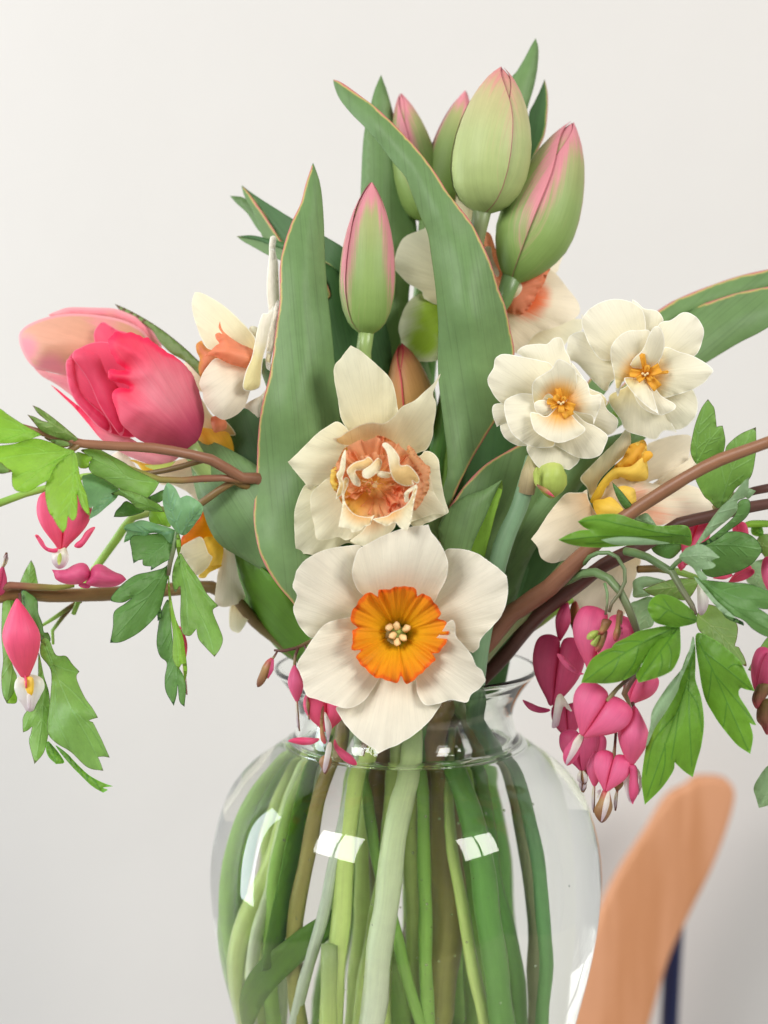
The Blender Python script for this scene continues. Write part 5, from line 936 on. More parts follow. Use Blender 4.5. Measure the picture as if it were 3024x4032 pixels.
lf(BL, A1, '1205,852 1262,820 1342,785 1345,850 1300,890 1260,885', -48, 'dark', (1345, 830), veins=None)
lf(BL, A1, '1440,1140 1462,1140 1480,1220 1472,1290 1452,1325* 1438,1240', -60, 'bright', (1455, 1140), veins=None)
lf(BL, A1, '-60,600 0,560 60,610 100,630 40,652 0,655 -60,650', -90, 'olive', (-60, 620), veins=None)
# ---- left, the drooping leaf and the twig that carries it
BM = branch('bleeding heart twig with dark green leaves hanging down at left before the low daffodil', W(-34, -8, 2380))
tb('stem', BM, A2, '1270,170,-40 1080,90,-44 950,170,-45 820,265,-42 700,330,-38 450,330,-34 260,380,-30 130,560,-28 0,745,-28 -90,860,-28 -160,1000,-30 -230,1180,-32', [2.0, 1.7, 1.6, 1.5, 1.5, 1.8, 1.9, 1.9, 1.7, 1.5, 1.3, 1.0], 'st_olive')
tube('stem_base', BM, [A2.P(1270, 170, -40), A2.P(1500, 420, -34), W(-30, -22, 1420), W(-27, -16, 1540), W(-42, -18, 1740), W(-46, -8, 2000), W(-38, -2, 2380)], [2.0, 2.2, 2.6, 2.6, 2.8, 3, 3], M['st_olive'])
tb('twig', BM, Z3, '480,700,-28 400,750,-30 330,800,-32 250,850,-34', [1.1, 1.0, .9, .6], 'st_olive')
tb('twig', BM, Z3, '430,730,-28 370,800,-29 310,880,-30 315,960,-32', [1.0, .9, .8, .6], 'st_olive')
tb('petiole', BM, A2, '640,300,-46 622,420,-56 610,520,-60 590,640,-60 560,760,-60 548,860,-60', [.7, .8, .9, 1.0, 1.0, .8], 'st_twig')
lf(BM, A1, '1008,1102* 1032,1068 1082,1056 1160,1032 1300,1070 1422,1112 1440,1160 1400,1230 1320,1150 1230,1140 1170,1170 1085,1160* 1060,1195 1010,1217* 1022,1160 1035,1130', [(1010, 1105, -62), (1430, 1120, -58), (1020, 1210, -58)], 'teal', (1425, 1125))
lf(BM, A1, '1085,1160 1170,1150 1290,1140 1432,1130 1442,1182 1402,1332 1332,1382 1282,1412 1232,1442 1234,1412* 1170,1402 1164,1355* 1130,1362 1090,1387* 1078,1320 1072,1270 1060,1202', [(1430, 1135, -56), (1090, 1380, -66), (1235, 1440, -64), (1080, 1180, -60)], 'dark', (1435, 1150))
lf(BM, A2, '560,760 505,800 402,830 270,862 150,952 72,1052 105,1080 180,1083 244,1050* 190,1092 102,1160 92,1282 68,1412* 162,1406 302,1332 422,1222 482,1130 525,955 552,850', [(550, 770, -58), (80, 1060, -70), (70, 1410, -76), (400, 1200, -64)], 'dark', (558, 765), veins=['550,775 430,900 300,1010 200,1030', '545,790 440,960 280,1170 120,1350', '470,890 330,890 180,980', '390,1030 250,1120 130,1180'])
lf(BM, A2, '455,1150 480,1120 495,1200 458,1236*', -58, 'dark', (480, 1120), veins=None)
lf(BM, A2, '640,680 680,730 722,792 802,902 862,1012 957,1112* 910,1142 924,1202 962,1292 991,1382 968,1462 922,1527* 850,1452 792,1382 774,1300* 750,1330 720,1357 660,1332 642,1202 645,1060 640,950 600,1002 575,900 590,780', [(635, 690, -56), (920, 1520, -68), (720, 1350, -62), (950, 1110, -52), (600, 980, -58)], 'mid', (635, 690), veins=['635,700 700,900 760,1100 860,1300 915,1480', '640,760 690,1000 700,1200 720,1320', '690,800 800,960 920,1100'])
lf(BM, Z3, '960,760 1002,700 1022,900 1042,1052 1102,1182 1096,1332* 1066,1300 1055,1202* 1050,1260 1032,1327* 985,1242 978,1160 990,1072 950,1032 930,960 938,860', [(1000, 720, -54), (1030, 1320, -64), (950, 1000, -60)], 'dark', (1002, 705))
lf(BM, Z3, '1002,520 1012,650 1042,802 1084,902 1100,1002 1112,1120 1094,1192* 1084,1080 1060,1112* 1025,1042 1026,900 1006,752 998,620', [(1002, 530, -60), (1060, 1100, -74), (1095, 1180, -72)], 'bright', (1002, 525), veins=['1004,540 1030,750 1055,950 1062,1080'], fold=2)
F5 = heart(BM, Z3, (1075, 890), (1092, 1080), 100, -44, 'pink_hot', yaw=70, tips=False, inner=.95, white=True)
# ---- left, thick lower branch with flowers
BN = branch('thick brown bleeding heart branch running level to the left edge with pink flowers', W(-40, 4, 2380))
tube('stem', BN, [Z3.P(-80, 690, -44), Z3.P(100, 660, -42), Z3.P(300, 668, -40), Z3.P(500, 668, -38), Z3.P(750, 655, -34), Z3.P(1050, 632, -28), Z3.P(1250, 620, -24), Z3.P(1400, 690, -22), W(-66, -14, 1330), W(-40, -6, 1440), W(-32, 0, 1540), W(-52, 4, 1740), W(-58, 10, 1960), W(-40, 14, 2380)], [2.9, 2.9, 2.9, 2.9, 2.9, 2.8, 2.7, 2.6, 2.6, 2.6, 2.8, 3.2, 3.4, 3.4], M['st_olive'])
tb('stem', BN, Z3, '-60,640,-50 60,610,-48 200,620,-47 330,625,-46 440,612,-44', [1.6, 1.6, 1.5, 1.3, .8], 'st_tan')
tb('twig', BN, Z3, '118,660,-50 122,720,-52 112,770,-54', [.7, .6, .6], 'st_maroon')
tb('stem', BL, Z2, '1240,1216,-54 900,1300,-44 500,1320,-40 290,1388,-42 150,1425,-44 0,1480,-46 -120,1510,-48', [1.2, 1.2, 1.3, 1.5, 1.5, 1.6, 1.6], 'st_olive')
# flower F1 behind the light leaf
heart(BN, Z3, (385, 110), (365, 400), 300, -56, 'pink_hot', thick=.6, tips=False, inner=.0)
a0 = Z3.P(350, 400, -58)
f1 = sub('flower', BN, a0)
for o_ in ('335,415 290,412 250,385 215,330 207,312 225,310 255,345 275,380 310,392 345,390', '440,380 470,390 500,370 545,305 566,265 540,268 505,295 480,335 450,360'):
    S('petal_tip', f1, Z3, o_, -60, 'pink_hot', bulge=2, h=6, hi=9, wav=.3)
S('inner_petal', f1, Z3, '355,395 385,380 405,420 408,460 385,500 345,512 312,480 306,440 320,405', -57, 'inner_white', base=(360, 390), bulge=4, h=7, hi=11)
S('inner_petal', f1, Z3, '345,430 362,420 366,460 350,490 340,465', -62, 'bud_green', bulge=1, h=5, hi=8)
# flower F2 lying on the branch
f2 = sub('flower', BN, A1.P(720, 1500, -50))
S('outer_petal', f2, A1, '422,1436* 470,1440 540,1432 600,1398 660,1380 705,1392 735,1440 742,1500 700,1530 650,1556 560,1558 500,1542 452,1512 440,1470', [(422, 1436, -54), (720, 1480, -58)], 'pink_deep', base=(735, 1490), bulge=7, wav=.6)
S('outer_petal', f2, A1, '1032,1518* 1000,1480 940,1456 890,1428 850,1402 800,1390 760,1410 735,1450 728,1500 700,1545 740,1570 820,1582 900,1580 960,1568 1000,1545', [(1030, 1520, -54), (730, 1500, -60)], 'pink_deep', base=(735, 1490), bulge=8, wav=.6)
S('outer_petal', f2, A1, '640,1560 690,1545 740,1570 720,1590 660,1582', -58, 'pink_deep', bulge=2)
# big drop F3 at the lower left with its white inner petals
f3 = heart(BN, Z3, (112, 770), (150, 1160), 322, -66, 'pink_hot', yaw=86, thick=.66, tips=True, inner=0, reflex=.15)
S('inner_petal', f3, Z3, '150,1140 190,1140 230,1150 258,1175 264,1220 240,1270 215,1330 205,1365 165,1366 140,1330 105,1280 84,1220 95,1170 120,1150', -62, 'inner_white', base=(170, 1130), tip=(180, 1400), bulge=3, h=7, hi=11, paint=[(172, 1200, 30)])
S('crest', f3, Z3, '150,1160 172,1150 198,1165 200,1230 190,1262 176,1270 158,1240 146,1200', -67, 'yellow', bulge=1.5, h=5, hi=8)
S('crest', f3, Z3, '160,1262 178,1252 190,1270 188,1340 178,1362 164,1340', -67.5, 'inner_white', base=(176, 1150), tip=(176, 1366), bulge=1.5, h=5, hi=8)
heart(BN, Z3, (-20, 640), (18, 500), 110, -50, 'pink_deep', yaw=40, tips=False, inner=.6)
# sprig of leaves at the lower left
lf(BN, Z3, '185,460* 205,500 215,545 228,640 180,660 110,645 120,592 150,520', -36, 'mid', (180, 660))
lf(BN, Z3, '130,640 180,660 222,700 228,772 250,832 262,890 285,890 300,940 252,960 222,900 160,820 128,740', [(140, 650, -48), (270, 930, -56)], 'dark', (150, 660), veins=['150,670 200,780 265,920'])
lf(BN, Z3, '18,690 50,682 82,692 112,802 90,900 60,1002 80,1100 100,1152 90,1230 52,1292 40,1310 38,1308* 14,1250 8,1150 18,1050 8,900', [(40, 690, -44), (50, 1300, -58)], 'mid', (60, 700))
lf(BN, Z3, '250,930 290,930 332,1022 392,1030 432,1080 472,1122* 455,1162 502,1272 550,1340 582,1396* 530,1412 552,1422* 602,1522 652,1634* 615,1628 582,1630* 600,1670 614,1712* 520,1692 422,1602 340,1552 290,1502 280,1440 296,1300 302,1122 240,1022', [(255, 950, -58), (470, 1120, -60), (640, 1630, -78), (300, 1440, -68), (450, 1350, -76)], 'mid', (262, 940), veins=['265,950 340,1150 430,1350 540,1550 600,1690', '310,1080 400,1110 455,1125', '350,1170 450,1260 560,1390', '330,1200 340,1400 420,1580', '420,1340 540,1460 635,1620', '300,1100 310,1300 300,1430'])
lf(BN, Z3, '230,1010 262,1150 292,1252 302,1400 290,1482 262,1600 205,1672* 172,1542 182,1492 190,1450* 165,1472 136,1484* 134,1430 142,1380 212,1282 225,1150', [(240, 1020, -58), (205, 1670, -72), (136, 1480, -66)], 'mid', (240, 1020))
lf(BN, Z3, '285,1535 320,1570 345,1600 382,1662 332,1672* 285,1625 272,1570', [(300, 1540, -66), (350, 1665, -72)], 'vivid', (290, 1540))
lf(BN, Z3, '330,1560 400,1610 442,1655 522,1732 602,1778 672,1804* 612,1812 640,1824 612,1842* 545,1802 472,1732 430,1690 370,1620', [(340, 1570, -66), (670, 1805, -80)], 'vivid', (335, 1565))
lf(BN, Z3, '40,1250 80,1190 100,1260 95,1310 40,1312*', -54, 'bright', (90, 1200), veins=None)

# ---- small raceme over the vase lip
BR = branch('small bleeding heart sprig with a thin bud drooping over the left vase lip', W(-22, -30, 2380))
tb('stem', BR, Z5, '120,845,-70 170,850,-70 250,832,-68 340,790,-62 460,760,-56', [.45, .6, .7, .9, 1.2], 'st_maroon')
tube('stem_base', BR, [Z5.P(460, 760, -56), Z5.P(700, 900, -48), W(-14, -40, 1480), W(-16, -36, 1560), W(-22, -32, 1720), W(-24, -16, 2050), W(-26, -14, 2380)], [1.2, 1.6, 1.9, 2, 2.2, 2.4, 2.4], M['st_olive'])
tb('twig', BR, Z5, '140,850,-70 122,880,-71 104,905,-72', [.4, .5, .6], 'st_maroon')
bd = sub('bud', BR, Z5.P(100, 900, -72))
ellipsoid('outer_petal', bd, Z5.P(108, 892, -72), Z5.P(22, 1064, -72), .0021, 'inner_tan', tab=[(0, .3), (.15, .8), (.35, 1), (.55, .85), (.8, .75), (.93, .5), (1, .1)], n=16)
strap('sepal', bd, [Z5.P(112, 900, -74.5), Z5.P(104, 960, -75), Z5.P(82, 1012, -74)], [.0004, .0008, .0002], Vector((0, -1, 0)), M['pink_deep'])
tb('twig', BR, Z5, '262,832,-69 245,880,-71 240,955,-72', [.6, .6, .7], 'st_maroon')
heart(BR, Z5, (242, 965), (256, 1150), 118, -72, 'pink', yaw=84, thick=.75, tips=False, inner=.95, white=True)
tb('twig', BR, Z5, '300,815,-66 350,950,-64 420,1120,-62', [.5, .5, .6], 'st_maroon')
hb = heart(BR, Z5, (430, 1130), (430, 1330), 255, -64, 'pink_hot', thick=.55, tips=False, inner=0)
for o_ in ('392,1372 350,1402 290,1408 240,1398 202,1384 240,1366 300,1362 350,1366', '480,1372 500,1410 540,1440 590,1480 612,1524 570,1522 520,1490 485,1440 472,1400'):
    S('petal_tip', hb, Z5, o_, -66, 'pink_hot', bulge=2, h=6, hi=9, wav=.3)
S('inner_petal', hb, Z5, '400,1200 415,1180 412,1300 430,1395 400,1385 390,1300', -70, 'inner_tan', bulge=1, h=6, hi=9)
S('inner_petal', hb, Z5, '418,1212 440,1240 462,1300 450,1360 440,1402 428,1340 420,1280', -71, 'inner_white', bulge=1.5, h=6, hi=9, base=(430, 1180))
S('inner_petal', hb, Z5, '440,1400 462,1400 458,1470 462,1510 440,1560 420,1582 400,1545 386,1510 398,1480 425,1460', -68, 'inner_tan', bulge=2.5, h=6, hi=9, base=(450, 1380))
S('crest', hb, Z5, '436,1400 462,1396 456,1460 440,1530 420,1572 408,1550 420,1470', -71, 'inner_white', bulge=1, h=6, hi=9, base=(450, 1380))
heart(BR, Z5, (318, 1135), (325, 1230), 40, -68, 'inner_tan', yaw=80, tips=False, inner=.3, white=False)

# ---- right branch with the big leaves and heart racemes
B1 = branch('tan bleeding heart branch rising right with glossy leaves and pink heart racemes', W(16, -30, 2380))
tube('stem', B1, [A8.P(1900, 130, -84), A8.P(1659, 216, -80), A8.P(1450, 292, -76), A8.P(1200, 420, -72), A8.P(950, 580, -66), A8.P(760, 722, -62), A8.P(560, 900, -58), A8.P(420, 1020, -54), A8.P(300, 1130, -50), A8.P(200, 1225, -46), A8.P(0, 1370, -40), A8.P(-180, 1520, -34), W(14, -18, 1540), W(13, -15, 1690), W(14.5, -15, 1820), W(15, -15, 1938), W(8, -15, 2140), W(1, -12, 2390)], [2.2, 2.4, 2.5, 2.6, 2.7, 2.8, 3.1, 3.4, 3.7, 3.8, 4.0, 4.2, 4.4, 5.2, 5.6, 5.8, 5.8, 5.6], M['st_tan'], seg=14)
tb('stem', B1, A8, '300,1190,-46 370,1160,-48 440,1122,-52 540,1112,-58 640,1162,-64 720,1255,-67 770,1350,-68 812,1450,-68 850,1560,-66 860,1650,-64', [1.8, 1.8, 1.8, 1.8, 1.8, 1.7, 1.6, 1.5, 1.3, 1.2], 'st_twig')
tb('stem', B1, A4, '1290,1050,-66 1240,1120,-68 1170,1230,-70 1130,1330,-70 1180,1420,-68 1200,1480,-66', [1.6, 1.6, 1.5, 1.3, .8, .6], 'st_maroon')
tb('twig', B1, A8, '460,1050,-56 500,1000,-60 560,972,-62 640,970,-64 700,1002,-66 752,1090,-68 756,1180,-68 720,1260,-69 660,1340,-70 640,1400,-70', [.9, .9, .9, .9, .8, .8, .8, .7, .7, .7], 'st_twig')
tb('twig', B1, A8, '610,1190,-67 628,1260,-68 628,1340,-69 615,1420,-70', [.6, .6, .5, .5], 'st_twig')
tb('petiole', B1, A8, '760,960,-56 830,972,-60 920,1002,-66 1050,1080,-72 1100,1112,-74 1170,1230,-78 1250,1352,-80 1272,1420,-82', [1.7, 1.7, 1.6, 1.5, 1.5, 1.3, 1.2, 1.1], 'st_twig')
tb('petiole', B1, A8, '1085,1095,-74 1130,1045,-76 1180,1005,-78 1230,980,-80', [1.0, .9, .9, .7], 'st_twig')
lf(B1, A8, '272,877* 330,845 362,830 430,808 503,804* 460,786 414,745* 480,710 600,690 720,694 852,740 1000,775 1180,770 1228,802 1242,870 1228,920 1150,906 1000,906 802,916 602,932 450,926 350,908', [(275, 877, -92), (414, 745, -90), (800, 800, -84), (1235, 870, -72), (1220, 915, -70)], 'vivid', (1235, 880), veins=['1225,850 1000,820 760,770 560,730 440,745', '1100,850 900,850 600,850 300,877', '760,860 640,890 480,905'], bulge=3)
lf(B1, A8, '582,876* 700,856 800,856 900,866 1000,884 1082,902 950,912 850,914 680,912', [(585, 876, -93.5), (830, 880, -89), (1080, 900, -80)], 'grey', (1082, 900), veins=None, bulge=.8, wav=0, ruffle=0)
lf(B1, A8, '1150,1000 1180,960 1212,930 1302,908 1362,932 1447,1005* 1410,1015 1384,1032* 1416,1062 1382,1086 1306,1092* 1340,1130 1357,1152 1340,1168 1300,1162 1250,1082 1190,1042', [(1160, 1010, -82), (1440, 1005, -90), (1340, 1160, -90), (1300, 910, -88)], 'grey', (1155, 1005), bulge=2)
lf(B1, A3, '888,1482 880,1520 842,1540 752,1562 662,1575 560,1562 430,1522 372,1432 348,1372 380,1282 450,1225 550,1222 680,1270 800,1360 870,1430', [(888, 1500, -84), (370, 1330, -94), (600, 1560, -90), (600, 1230, -86)], 'vivid', (888, 1500), veins=['880,1500 700,1450 540,1370 420,1320', '740,1470 620,1400 520,1270', '640,1420 560,1400 470,1490'], bulge=4)
lf(B1, A4, '658,1212* 700,1092 770,962 872,882 930,850 992,832* 1030,780 1152,720 1282,650 1450,614 1560,595 1700,590 1640,680 1502,762 1432,840 1392,902 1292,1052 1240,1122 1102,1192 1000,1215 902,1222 780,1215', [(660, 1210, -96), (1660, 600, -84), (1000, 830, -92), (1100, 1190, -96), (1200, 900, -94)], 'vivid', (1690, 595), veins=['1660,620 1400,740 1150,880 900,1040 690,1200', '1350,770 1200,760 1060,790', '1150,880 1000,870 880,920', '1280,840 1230,1000 1120,1150', '1080,930 1010,1080 900,1190'], bulge=4)
lf(B1, A4, '1284,1212* 1255,1140 1258,1110 1300,1052 1382,902 1440,800 1500,740 1640,660 1720,560 1740,700 1735,900 1662,1062 1580,1120 1502,1152 1402,1182', [(1285, 1210, -100), (1700, 640, -85), (1260, 1120, -96), (1700, 950, -94), (1480, 950, -98)], 'vivid', (1715, 600), veins=['1700,640 1560,820 1420,1010 1300,1180', '1600,770 1640,900 1620,1060', '1520,870 1540,1000 1500,1120'], bulge=4)
lf(B1, Z7, '1222,600 1232,650 1192,760 1150,860 1132,922 1062,1042 1002,1132 960,1230 948,1240* 960,1180 975,1110 990,1022 1080,882 1160,782 1200,682', [(1225, 600, -84), (1000, 1100, -94), (1100, 930, -92)], 'grey', (1225, 605), veins=None, wav=.6)
lf(B1, Z7, '1232,640 1238,760 1238,850 1272,962 1287,1102 1272,1232 1245,1330 1222,1417* 1170,1382 1116,1330* 1108,1382 1040,1482 943,1577* 925,1450 935,1332 960,1202 1002,1122 1082,982 1152,802 1190,702', [(1232, 650, -84), (945, 1575, -84), (1222, 1415, -88), (1100, 1100, -88)], 'vivid', (1232, 645), veins=['1230,660 1180,900 1090,1150 960,1520', '1205,760 1200,1000 1215,1350', '1130,1050 1000,1200 950,1400', '1190,900 1250,1000 1275,1150', '1150,1000 1120,1180 1100,1300', '1060,1220 1060,1330 1030,1460'], bulge=2)
lf(B1, Z7, '1240,590 1332,610 1432,682 1502,752 1547,842 1582,917* 1530,908 1500,900 1490,940 1545,1030 1592,1115* 1570,1112 1553,1102* 1572,1182 1556,1282* 1482,1232 1420,1162* 1380,1110 1342,1052 1290,952 1260,802', [(1240, 600, -84), (1580, 915, -92), (1555, 1280, -90), (1290, 950, -84), (1420, 800, -92)], 'vivid', (1242, 595), veins=['1248,610 1340,800 1430,1000 1540,1250', '1290,690 1420,790 1560,905', '1350,820 1460,950 1580,1100', '1330,800 1320,900 1310,960', '1420,980 1410,1060 1400,1120', '1420,790 1460,760 1500,770'], bulge=2)
lf(B1, A3, '850,1020 940,1052 1060,1068 1200,1082 1452,1102 1659,1172 1900,1250* 1800,1330 1659,1380 1556,1370* 1610,1402 1700,1480 1760,1640* 1659,1682 1500,1602 1392,1502 1242,1432 1102,1302 980,1162 900,1080', [(850, 1025, -80), (1880, 1250, -104), (1740, 1640, -98), (1100, 1300, -88), (1300, 1080, -84)], 'dark', (852, 1025), veins=['870,1040 1100,1150 1400,1260 1840,1260', '1000,1120 1250,1330 1500,1500 1740,1630', '1150,1170 1400,1130 1620,1190', '1250,1330 1400,1380 1560,1400'])
lf(B1, A3, '856,1022 930,1090 1010,1180 1112,1296 1250,1420 1310,1482* 1200,1440 1130,1390* 1050,1300 940,1160 880,1080', [(860, 1030, -82), (1250, 1430, -93)], 'grey', (856, 1022), veins=None, wav=.3, ruffle=0)
lf(B1, A3, '1140,1380* 1240,1432 1320,1480 1390,1520 1396,1560* 1300,1522 1200,1470', -90, 'dark', (1150, 1385), veins=None)

# ---- second right branch, darker, with leaves behind
B2 = branch('dark maroon bleeding heart branch at right with shaded leaves and half hidden blooms', W(24, -20, 2380))
tube('stem', B2, [A8.P(1900, 600, -60), A8.P(1659, 640, -58), A8.P(1400, 705, -56), A8.P(1150, 760, -54), A8.P(1000, 850, -50), A8.P(800, 960, -48), A8.P(600, 1060, -44), A8.P(420, 1190, -40), A8.P(200, 1370, -36), A8.P(60, 1520, -30), W(20, -8, 1540), W(9, 4, 1690), W(5, 6, 1938), W(-10, 8, 2380)], [2.2, 2.4, 2.5, 2.6, 2.7, 3.0, 3.1, 3.1, 3.1, 3.1, 3.2, 4, 4.6, 5], M['st_maroon'], seg=14)
tb('stem', B2, A8, '1900,480,-50 1700,520,-48 1560,560,-46 1400,650,-46', [1.8, 1.8, 1.6, 1.2], 'st_maroon')
tb('stem', B2, A8, '850,1090,-40 1000,1085,-38 1150,1110,-36 1300,1160,-36', [1.6, 1.6, 1.5, 1.2], 'st_olive')
tb('stem', B2, A4, '-60,700,-24 200,520,-26 540,280,-30', [3.2, 3.0, 2.4], 'st_olive')
lf(B2, Z6, '1325,666* 1350,700 1362,722 1374,820* 1390,815 1407,814* 1422,902 1402,982 1352,1012 1270,1032 1228,962 1240,862 1262,780 1292,710', [(1325, 668, -60), (1250, 1020, -50), (1405, 815, -56)], 'mid', (1260, 1030))
lf(B2, Z6, '1592,822* 1594,902 1590,982 1562,1102 1482,1162 1392,1272 1330,1230 1300,1202 1255,1112 1262,1060 1402,982 1432,922 1502,862', [(1590, 825, -64), (1390, 1260, -50), (1260, 1090, -48)], 'mid', (1392, 1270))
lf(B2, A3, '860,700 940,562 1040,402 1150,262 1250,172 1372,10 1452,-60* 1442,100 1400,170 1332,202 1325,300 1252,382 1102,502 980,612', [(860, 700, -74), (1450, -50, -86), (1300, 300, -76)], 'grey', (862, 698), wav=.5)
lf(B2, A3, '880,700 1000,620 1150,500 1300,350 1340,205 1450,185 1465,300 1402,402 1252,512 1100,622 960,690', [(890, 700, -62), (1460, 200, -68)], 'dark', (880, 700))
lf(B2, A3, '900,682 1000,630 1142,552 1302,530 1452,562 1552,642 1602,742* 1502,872 1400,940 1302,982 1150,1020 1050,1032 950,982 920,820', [(900, 690, -52), (1600, 740, -60), (1050, 1030, -50)], 'dark', (905, 690), bulge=3)
lf(B2, A3, '-40,-10* 60,90 185,250 190,280 110,290 40,210 -10,100', [(-40, -10, -70), (150, 280, -64)], 'dark', (185, 270))
lf(B2, A3, '200,400 330,330 400,400 462,495* 380,470 250,420', -60, 'grey', (200, 400))
lf(B2, A3, '186,1082 230,1042 302,1020 402,1030 562,1080 432,1120 302,1152 352,1200 372,1232 200,1250 190,1150', -40, 'grey', (560, 1080))
lf(B2, A3, '293,1162* 402,1120 482,1090 622,1050 762,1040 892,1062 872,1162 762,1282 562,1242 402,1232', [(295, 1162, -48), (890, 1070, -52)], 'olive', (892, 1065))
lf(B2, A3, '158,1342 250,1280 372,1240 482,1302 440,1420 402,1562 300,1600 240,1620', -36, 'grey', (400, 1250))
lf(B2, A3, '885,1440 980,1330 1102,1350 1242,1432 1300,1500 1332,1582 1320,1702 1302,1760 1302,1782 1340,1790 1362,1832 1402,1902 1422,2002 1302,1932 1202,1852 1050,1730 902,1600', [(890, 1440, -58), (1420, 2000, -66), (1320, 1600, -58)], 'olive', (890, 1440))
lf(B2, A3, '380,640 560,640 740,670 690,760 600,830 480,800 400,740', -44, 'dark', (740, 680))
lf(B2, A3, '1000,60* 1100,40 1250,-60 1300,40 1250,170 1130,290 1050,180', -50, 'mid', (1130, 290))
lf(B2, A3, '1440,180 1530,92* 1440,60 1400,100', -60, 'grey', (1400, 120), veins=None)
lf(B2, A3, '1400,440 1500,410 1700,420 1700,480 1500,490 1380,490', -34, 'bright', (1700, 450), veins=None)
lf(B2, A3, '1480,480 1560,445* 1590,470 1612,560 1560,590 1482,560', -30, 'vivid', (1600, 580))
lf(B2, A3, '1560,590 1659,560 1760,640 1760,900 1659,860 1600,780 1520,690', -28, 'olive', (1760, 700))
lf(B2, A3, '1430,900 1500,860 1659,830 1760,900 1760,1180 1659,1170 1500,1130 1420,1060', -26, 'grey', (1760, 1000))
lf(B2, Z7, '1720,590 1659,602 1602,682 1542,795* 1580,802 1640,765 1720,760', -50, 'mid', (1720, 640))
lf(B2, Z7, '1740,1330 1659,1350 1602,1422 1575,1482 1590,1540 1606,1597* 1659,1582 1740,1560', -50, 'grey', (1740, 1400))
# flowers of the front racemes
heart(B1, Z7, (722, 968), (583, 1182), 322, -86, 'pink', yaw=-4, thick=.48, tips=False, inner=.0)
tb('twig', B1, Z7, '890,815,-76 830,860,-82 780,905,-86 722,975,-88', [.8, .8, .8, 1.1], 'st_maroon')
f7b = sub('flower', B1, Z7.P(540, 1210, -82))
S('inner_petal', f7b, Z7, '560,1160 590,1175 580,1230 560,1290 530,1330 490,1350 468,1310 474,1260 510,1210', -80, 'pink_deep', bulge=4, base=(570, 1170), h=7, hi=11)
S('crest', f7b, Z7, '566,1165 586,1185 560,1250 520,1310 486,1348 486,1320 510,1260 530,1205', -85, 'inner_white', bulge=1, base=(570, 1170), h=6, hi=9)
tb('twig', B1, Z7, '775,1160,-74 770,1230,-78 762,1312,-80', [.6, .6, .9], 'st_maroon')
heart(B1, Z7, (762, 1312), (715, 1500), 200, -80, 'pink', yaw=6, thick=.5, tips=False, inner=0)
f7c = sub('flower', B1, Z7.P(715, 1500, -78))
S('inner_petal', f7c, Z7, '700,1490 730,1490 748,1540 755,1600 725,1660 690,1682 655,1640 650,1600 675,1550', -76, 'inner_tan', bulge=4, base=(715, 1490), h=7, hi=11)
S('crest', f7c, Z7, '728,1500 738,1510 738,1570 715,1640 690,1676 692,1640 705,1560', -82, 'inner_white', bulge=1, base=(730, 1490), h=6, hi=9)
S('inner_petal', f7c, Z7, '690,1490 670,1540 664,1500', -78, 'inner_white', bulge=.5, h=6, hi=9)
heart(B1, Z7, (655, 1300), (650, 1470), 110, -74, 'pink', yaw=75, thick=.8, tips=False, inner=.9)
heart(B1, Z7, (790, 1420), (782, 1500), 90, -70, 'inner_tan', yaw=60, tips=False, inner=1.4)
tb('twig', B1, Z7, '872,985,-78 880,1020,-80 888,1060,-80', [.8, .7, .8], 'st_maroon')
heart(B1, Z7, (884, 1062), (862, 1345), 240, -82, 'pink', yaw=80, thick=.68, tips=False, inner=0)
f7d = sub('flower', B1, Z7.P(870, 1350, -82))
S('inner_petal', f7d, Z7, '845,1345 885,1345 900,1370 905,1440 910,1500 880,1560 872,1575 855,1530 850,1480 855,1400', -82, 'pink_deep', bulge=3, base=(865, 1345), h=6, hi=9)
S('inner_petal', f7d, Z7, '848,1360 858,1400 852,1470 868,1560 878,1574 850,1555 826,1480 816,1420 825,1380', -80, 'inner_white', bulge=1.5, base=(850, 1350), h=6, hi=9)
S('inner_petal', f7d, Z7, '895,1370 912,1380 930,1450 920,1490 905,1520 908,1440', -80, 'inner_white', bulge=1, base=(900, 1350), h=6, hi=9)
heart(B1, A4, (945, 545), (770, 1090), 650, -60, 'pink', yaw=4, thick=.55, tips=False, inner=0)
for o_, m_ in (('890,520 960,520 995,545 975,590 945,640 910,690 865,700 840,680 870,600', 'inner_tan'), ('820,640 850,650 830,700 770,745 720,735 725,690 770,650', 'bud_green'), ('860,690 945,650 915,780 880,850 845,885 810,850 830,760', 'inner_tan'), ('840,690 870,700 830,790 810,820 760,790 790,740', 'bud_green'), ('1050,430 1080,420 1115,440 1110,520 1090,680 1060,750 1020,760 1005,690 1030,600', 'inner_tan'), ('1085,560 1105,600 1115,690 1100,700', 'pink_deep')):
    S('bud', B1, A4, o_, -76 if m_ == 'inner_tan' else -78, m_, bulge=3, h=7, hi=11, wav=.2)
# flowers behind
heart(B2, A4, (430, 830), (345, 1470), 540, -40, 'pink_deep', thick=.5, tips=False, inner=0)
fd = sub('flower', B2, A4.P(400, 1000, -46))
S('petal_tip', fd, A4, '395,895 440,905 500,950 560,1020 620,1080 690,1115 640,1125 560,1095 480,1040 420,960', -54, 'pink', bulge=3, base=(690, 1115), h=7, hi=11)
S('inner_petal', fd, A4, '385,1380 430,1330 480,1380 560,1520 520,1510 470,1470 440,1560 410,1680 340,1700 355,1560', -50, 'inner_white', bulge=2, base=(420, 1330), h=8, hi=12)
S('petal_tip', fd, A4, '20,1400 110,1430 200,1470 320,1500 300,1530 200,1540 90,1500', -44, 'pink_deep', bulge=2, h=7, hi=11)
heart(B2, A4, (485, 400), (420, 760), 240, -38, 'pink_deep', yaw=60, tips=False, inner=.0)
heart(B2, A4, (590, 380), (600, 700), 200, -30, 'inner_tan', yaw=60, tips=False, inner=0)
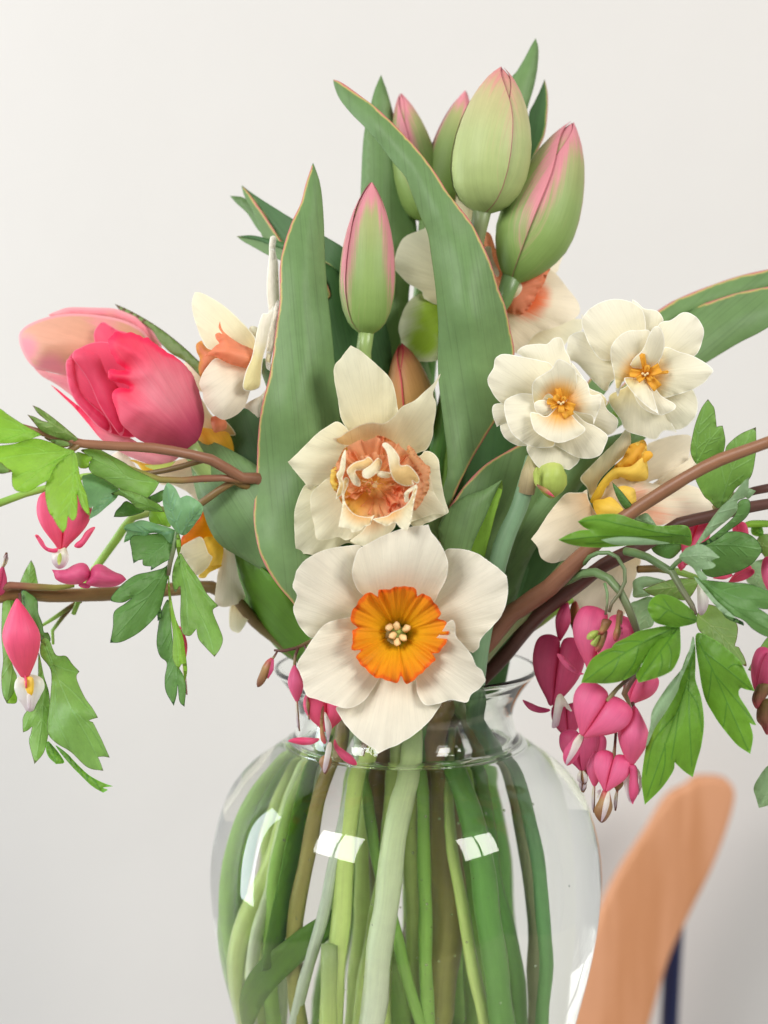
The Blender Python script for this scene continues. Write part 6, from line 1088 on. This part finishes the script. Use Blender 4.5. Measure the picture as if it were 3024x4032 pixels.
heart(B2, A4, (500, 1500), (520, 1830), 330, -34, 'pink_deep', thick=.5, tips=False, inner=0)
heart(B2, Z7, (560, 1180), (580, 1380), 230, -52, 'pink_deep', yaw=20, tips=False, inner=.4)
heart(B2, Z7, (640, 1190), (600, 1400), 190, -50, 'pink_deep', yaw=40, tips=False, inner=.5)
heart(B2, A4, (1330, 1130), (1190, 1440), 420, -58, 'pink', yaw=35, thick=.5, tips=False, inner=.25)
heart(B2, A3, (900, 470), (760, 900), 300, -46, 'pink_hot', yaw=20, tips=False, inner=0)
heart(B2, A3, (1350, 480), (1400, 740), 200, -40, 'pink_hot', yaw=50, tips=False, inner=0)
heart(B2, A3, (1450, 960), (1230, 1090), 160, -42, 'pink_hot', yaw=50, tips=False, inner=0)
heart(B2, A3, (1240, 1010), (1060, 1040), 100, -40, 'pink_hot', yaw=60, tips=False, inner=0)
heart(B2, A3, (1720, 880), (1690, 1230), 260, -52, 'pink', yaw=30, tips=False, inner=.3)
heart(B2, A3, (720, 870), (710, 960), 110, -44, 'pink_hot', yaw=40, tips=False, inner=0)
fw = sub('flower', B2, A3.P(950, 1250, -64))
S('inner_petal', fw, A3, '890,1120 930,1100 975,1180 1010,1270 1012,1320 985,1400 940,1446 905,1430 890,1340', -64, 'inner_white', base=(900, 1100), tip=(945, 1446), bulge=3, h=7, hi=11)
heart(B2, Z7, (1660, 720), (1600, 960), 200, -60, 'pink_deep', yaw=50, tips=False, inner=0)
fx_ = sub('flower', B2, Z7.P(1630, 950, -60))
for o_ in ('1650,860 1600,880 1565,960 1590,1020 1620,1000 1659,940 1720,900', '1640,960 1600,1000 1592,1080 1620,1120 1655,1172 1690,1100 1700,980'):
    S('outer_petal', fx_, Z7, o_, -62, 'wilted', bulge=4, h=8, hi=12, ruffle=.8, rufl=30)
tb('twig', B2, Z7, '1743,-184,-60 1800,300,-58 1785,800,-56 1735,1340,-51', [1.6, 1.4, 1.1, .7], 'st_twig')
tb('twig', B2, Z7, '1790,640,-57 1720,690,-59 1662,722,-60', [.9, .7, .7], 'st_twig')
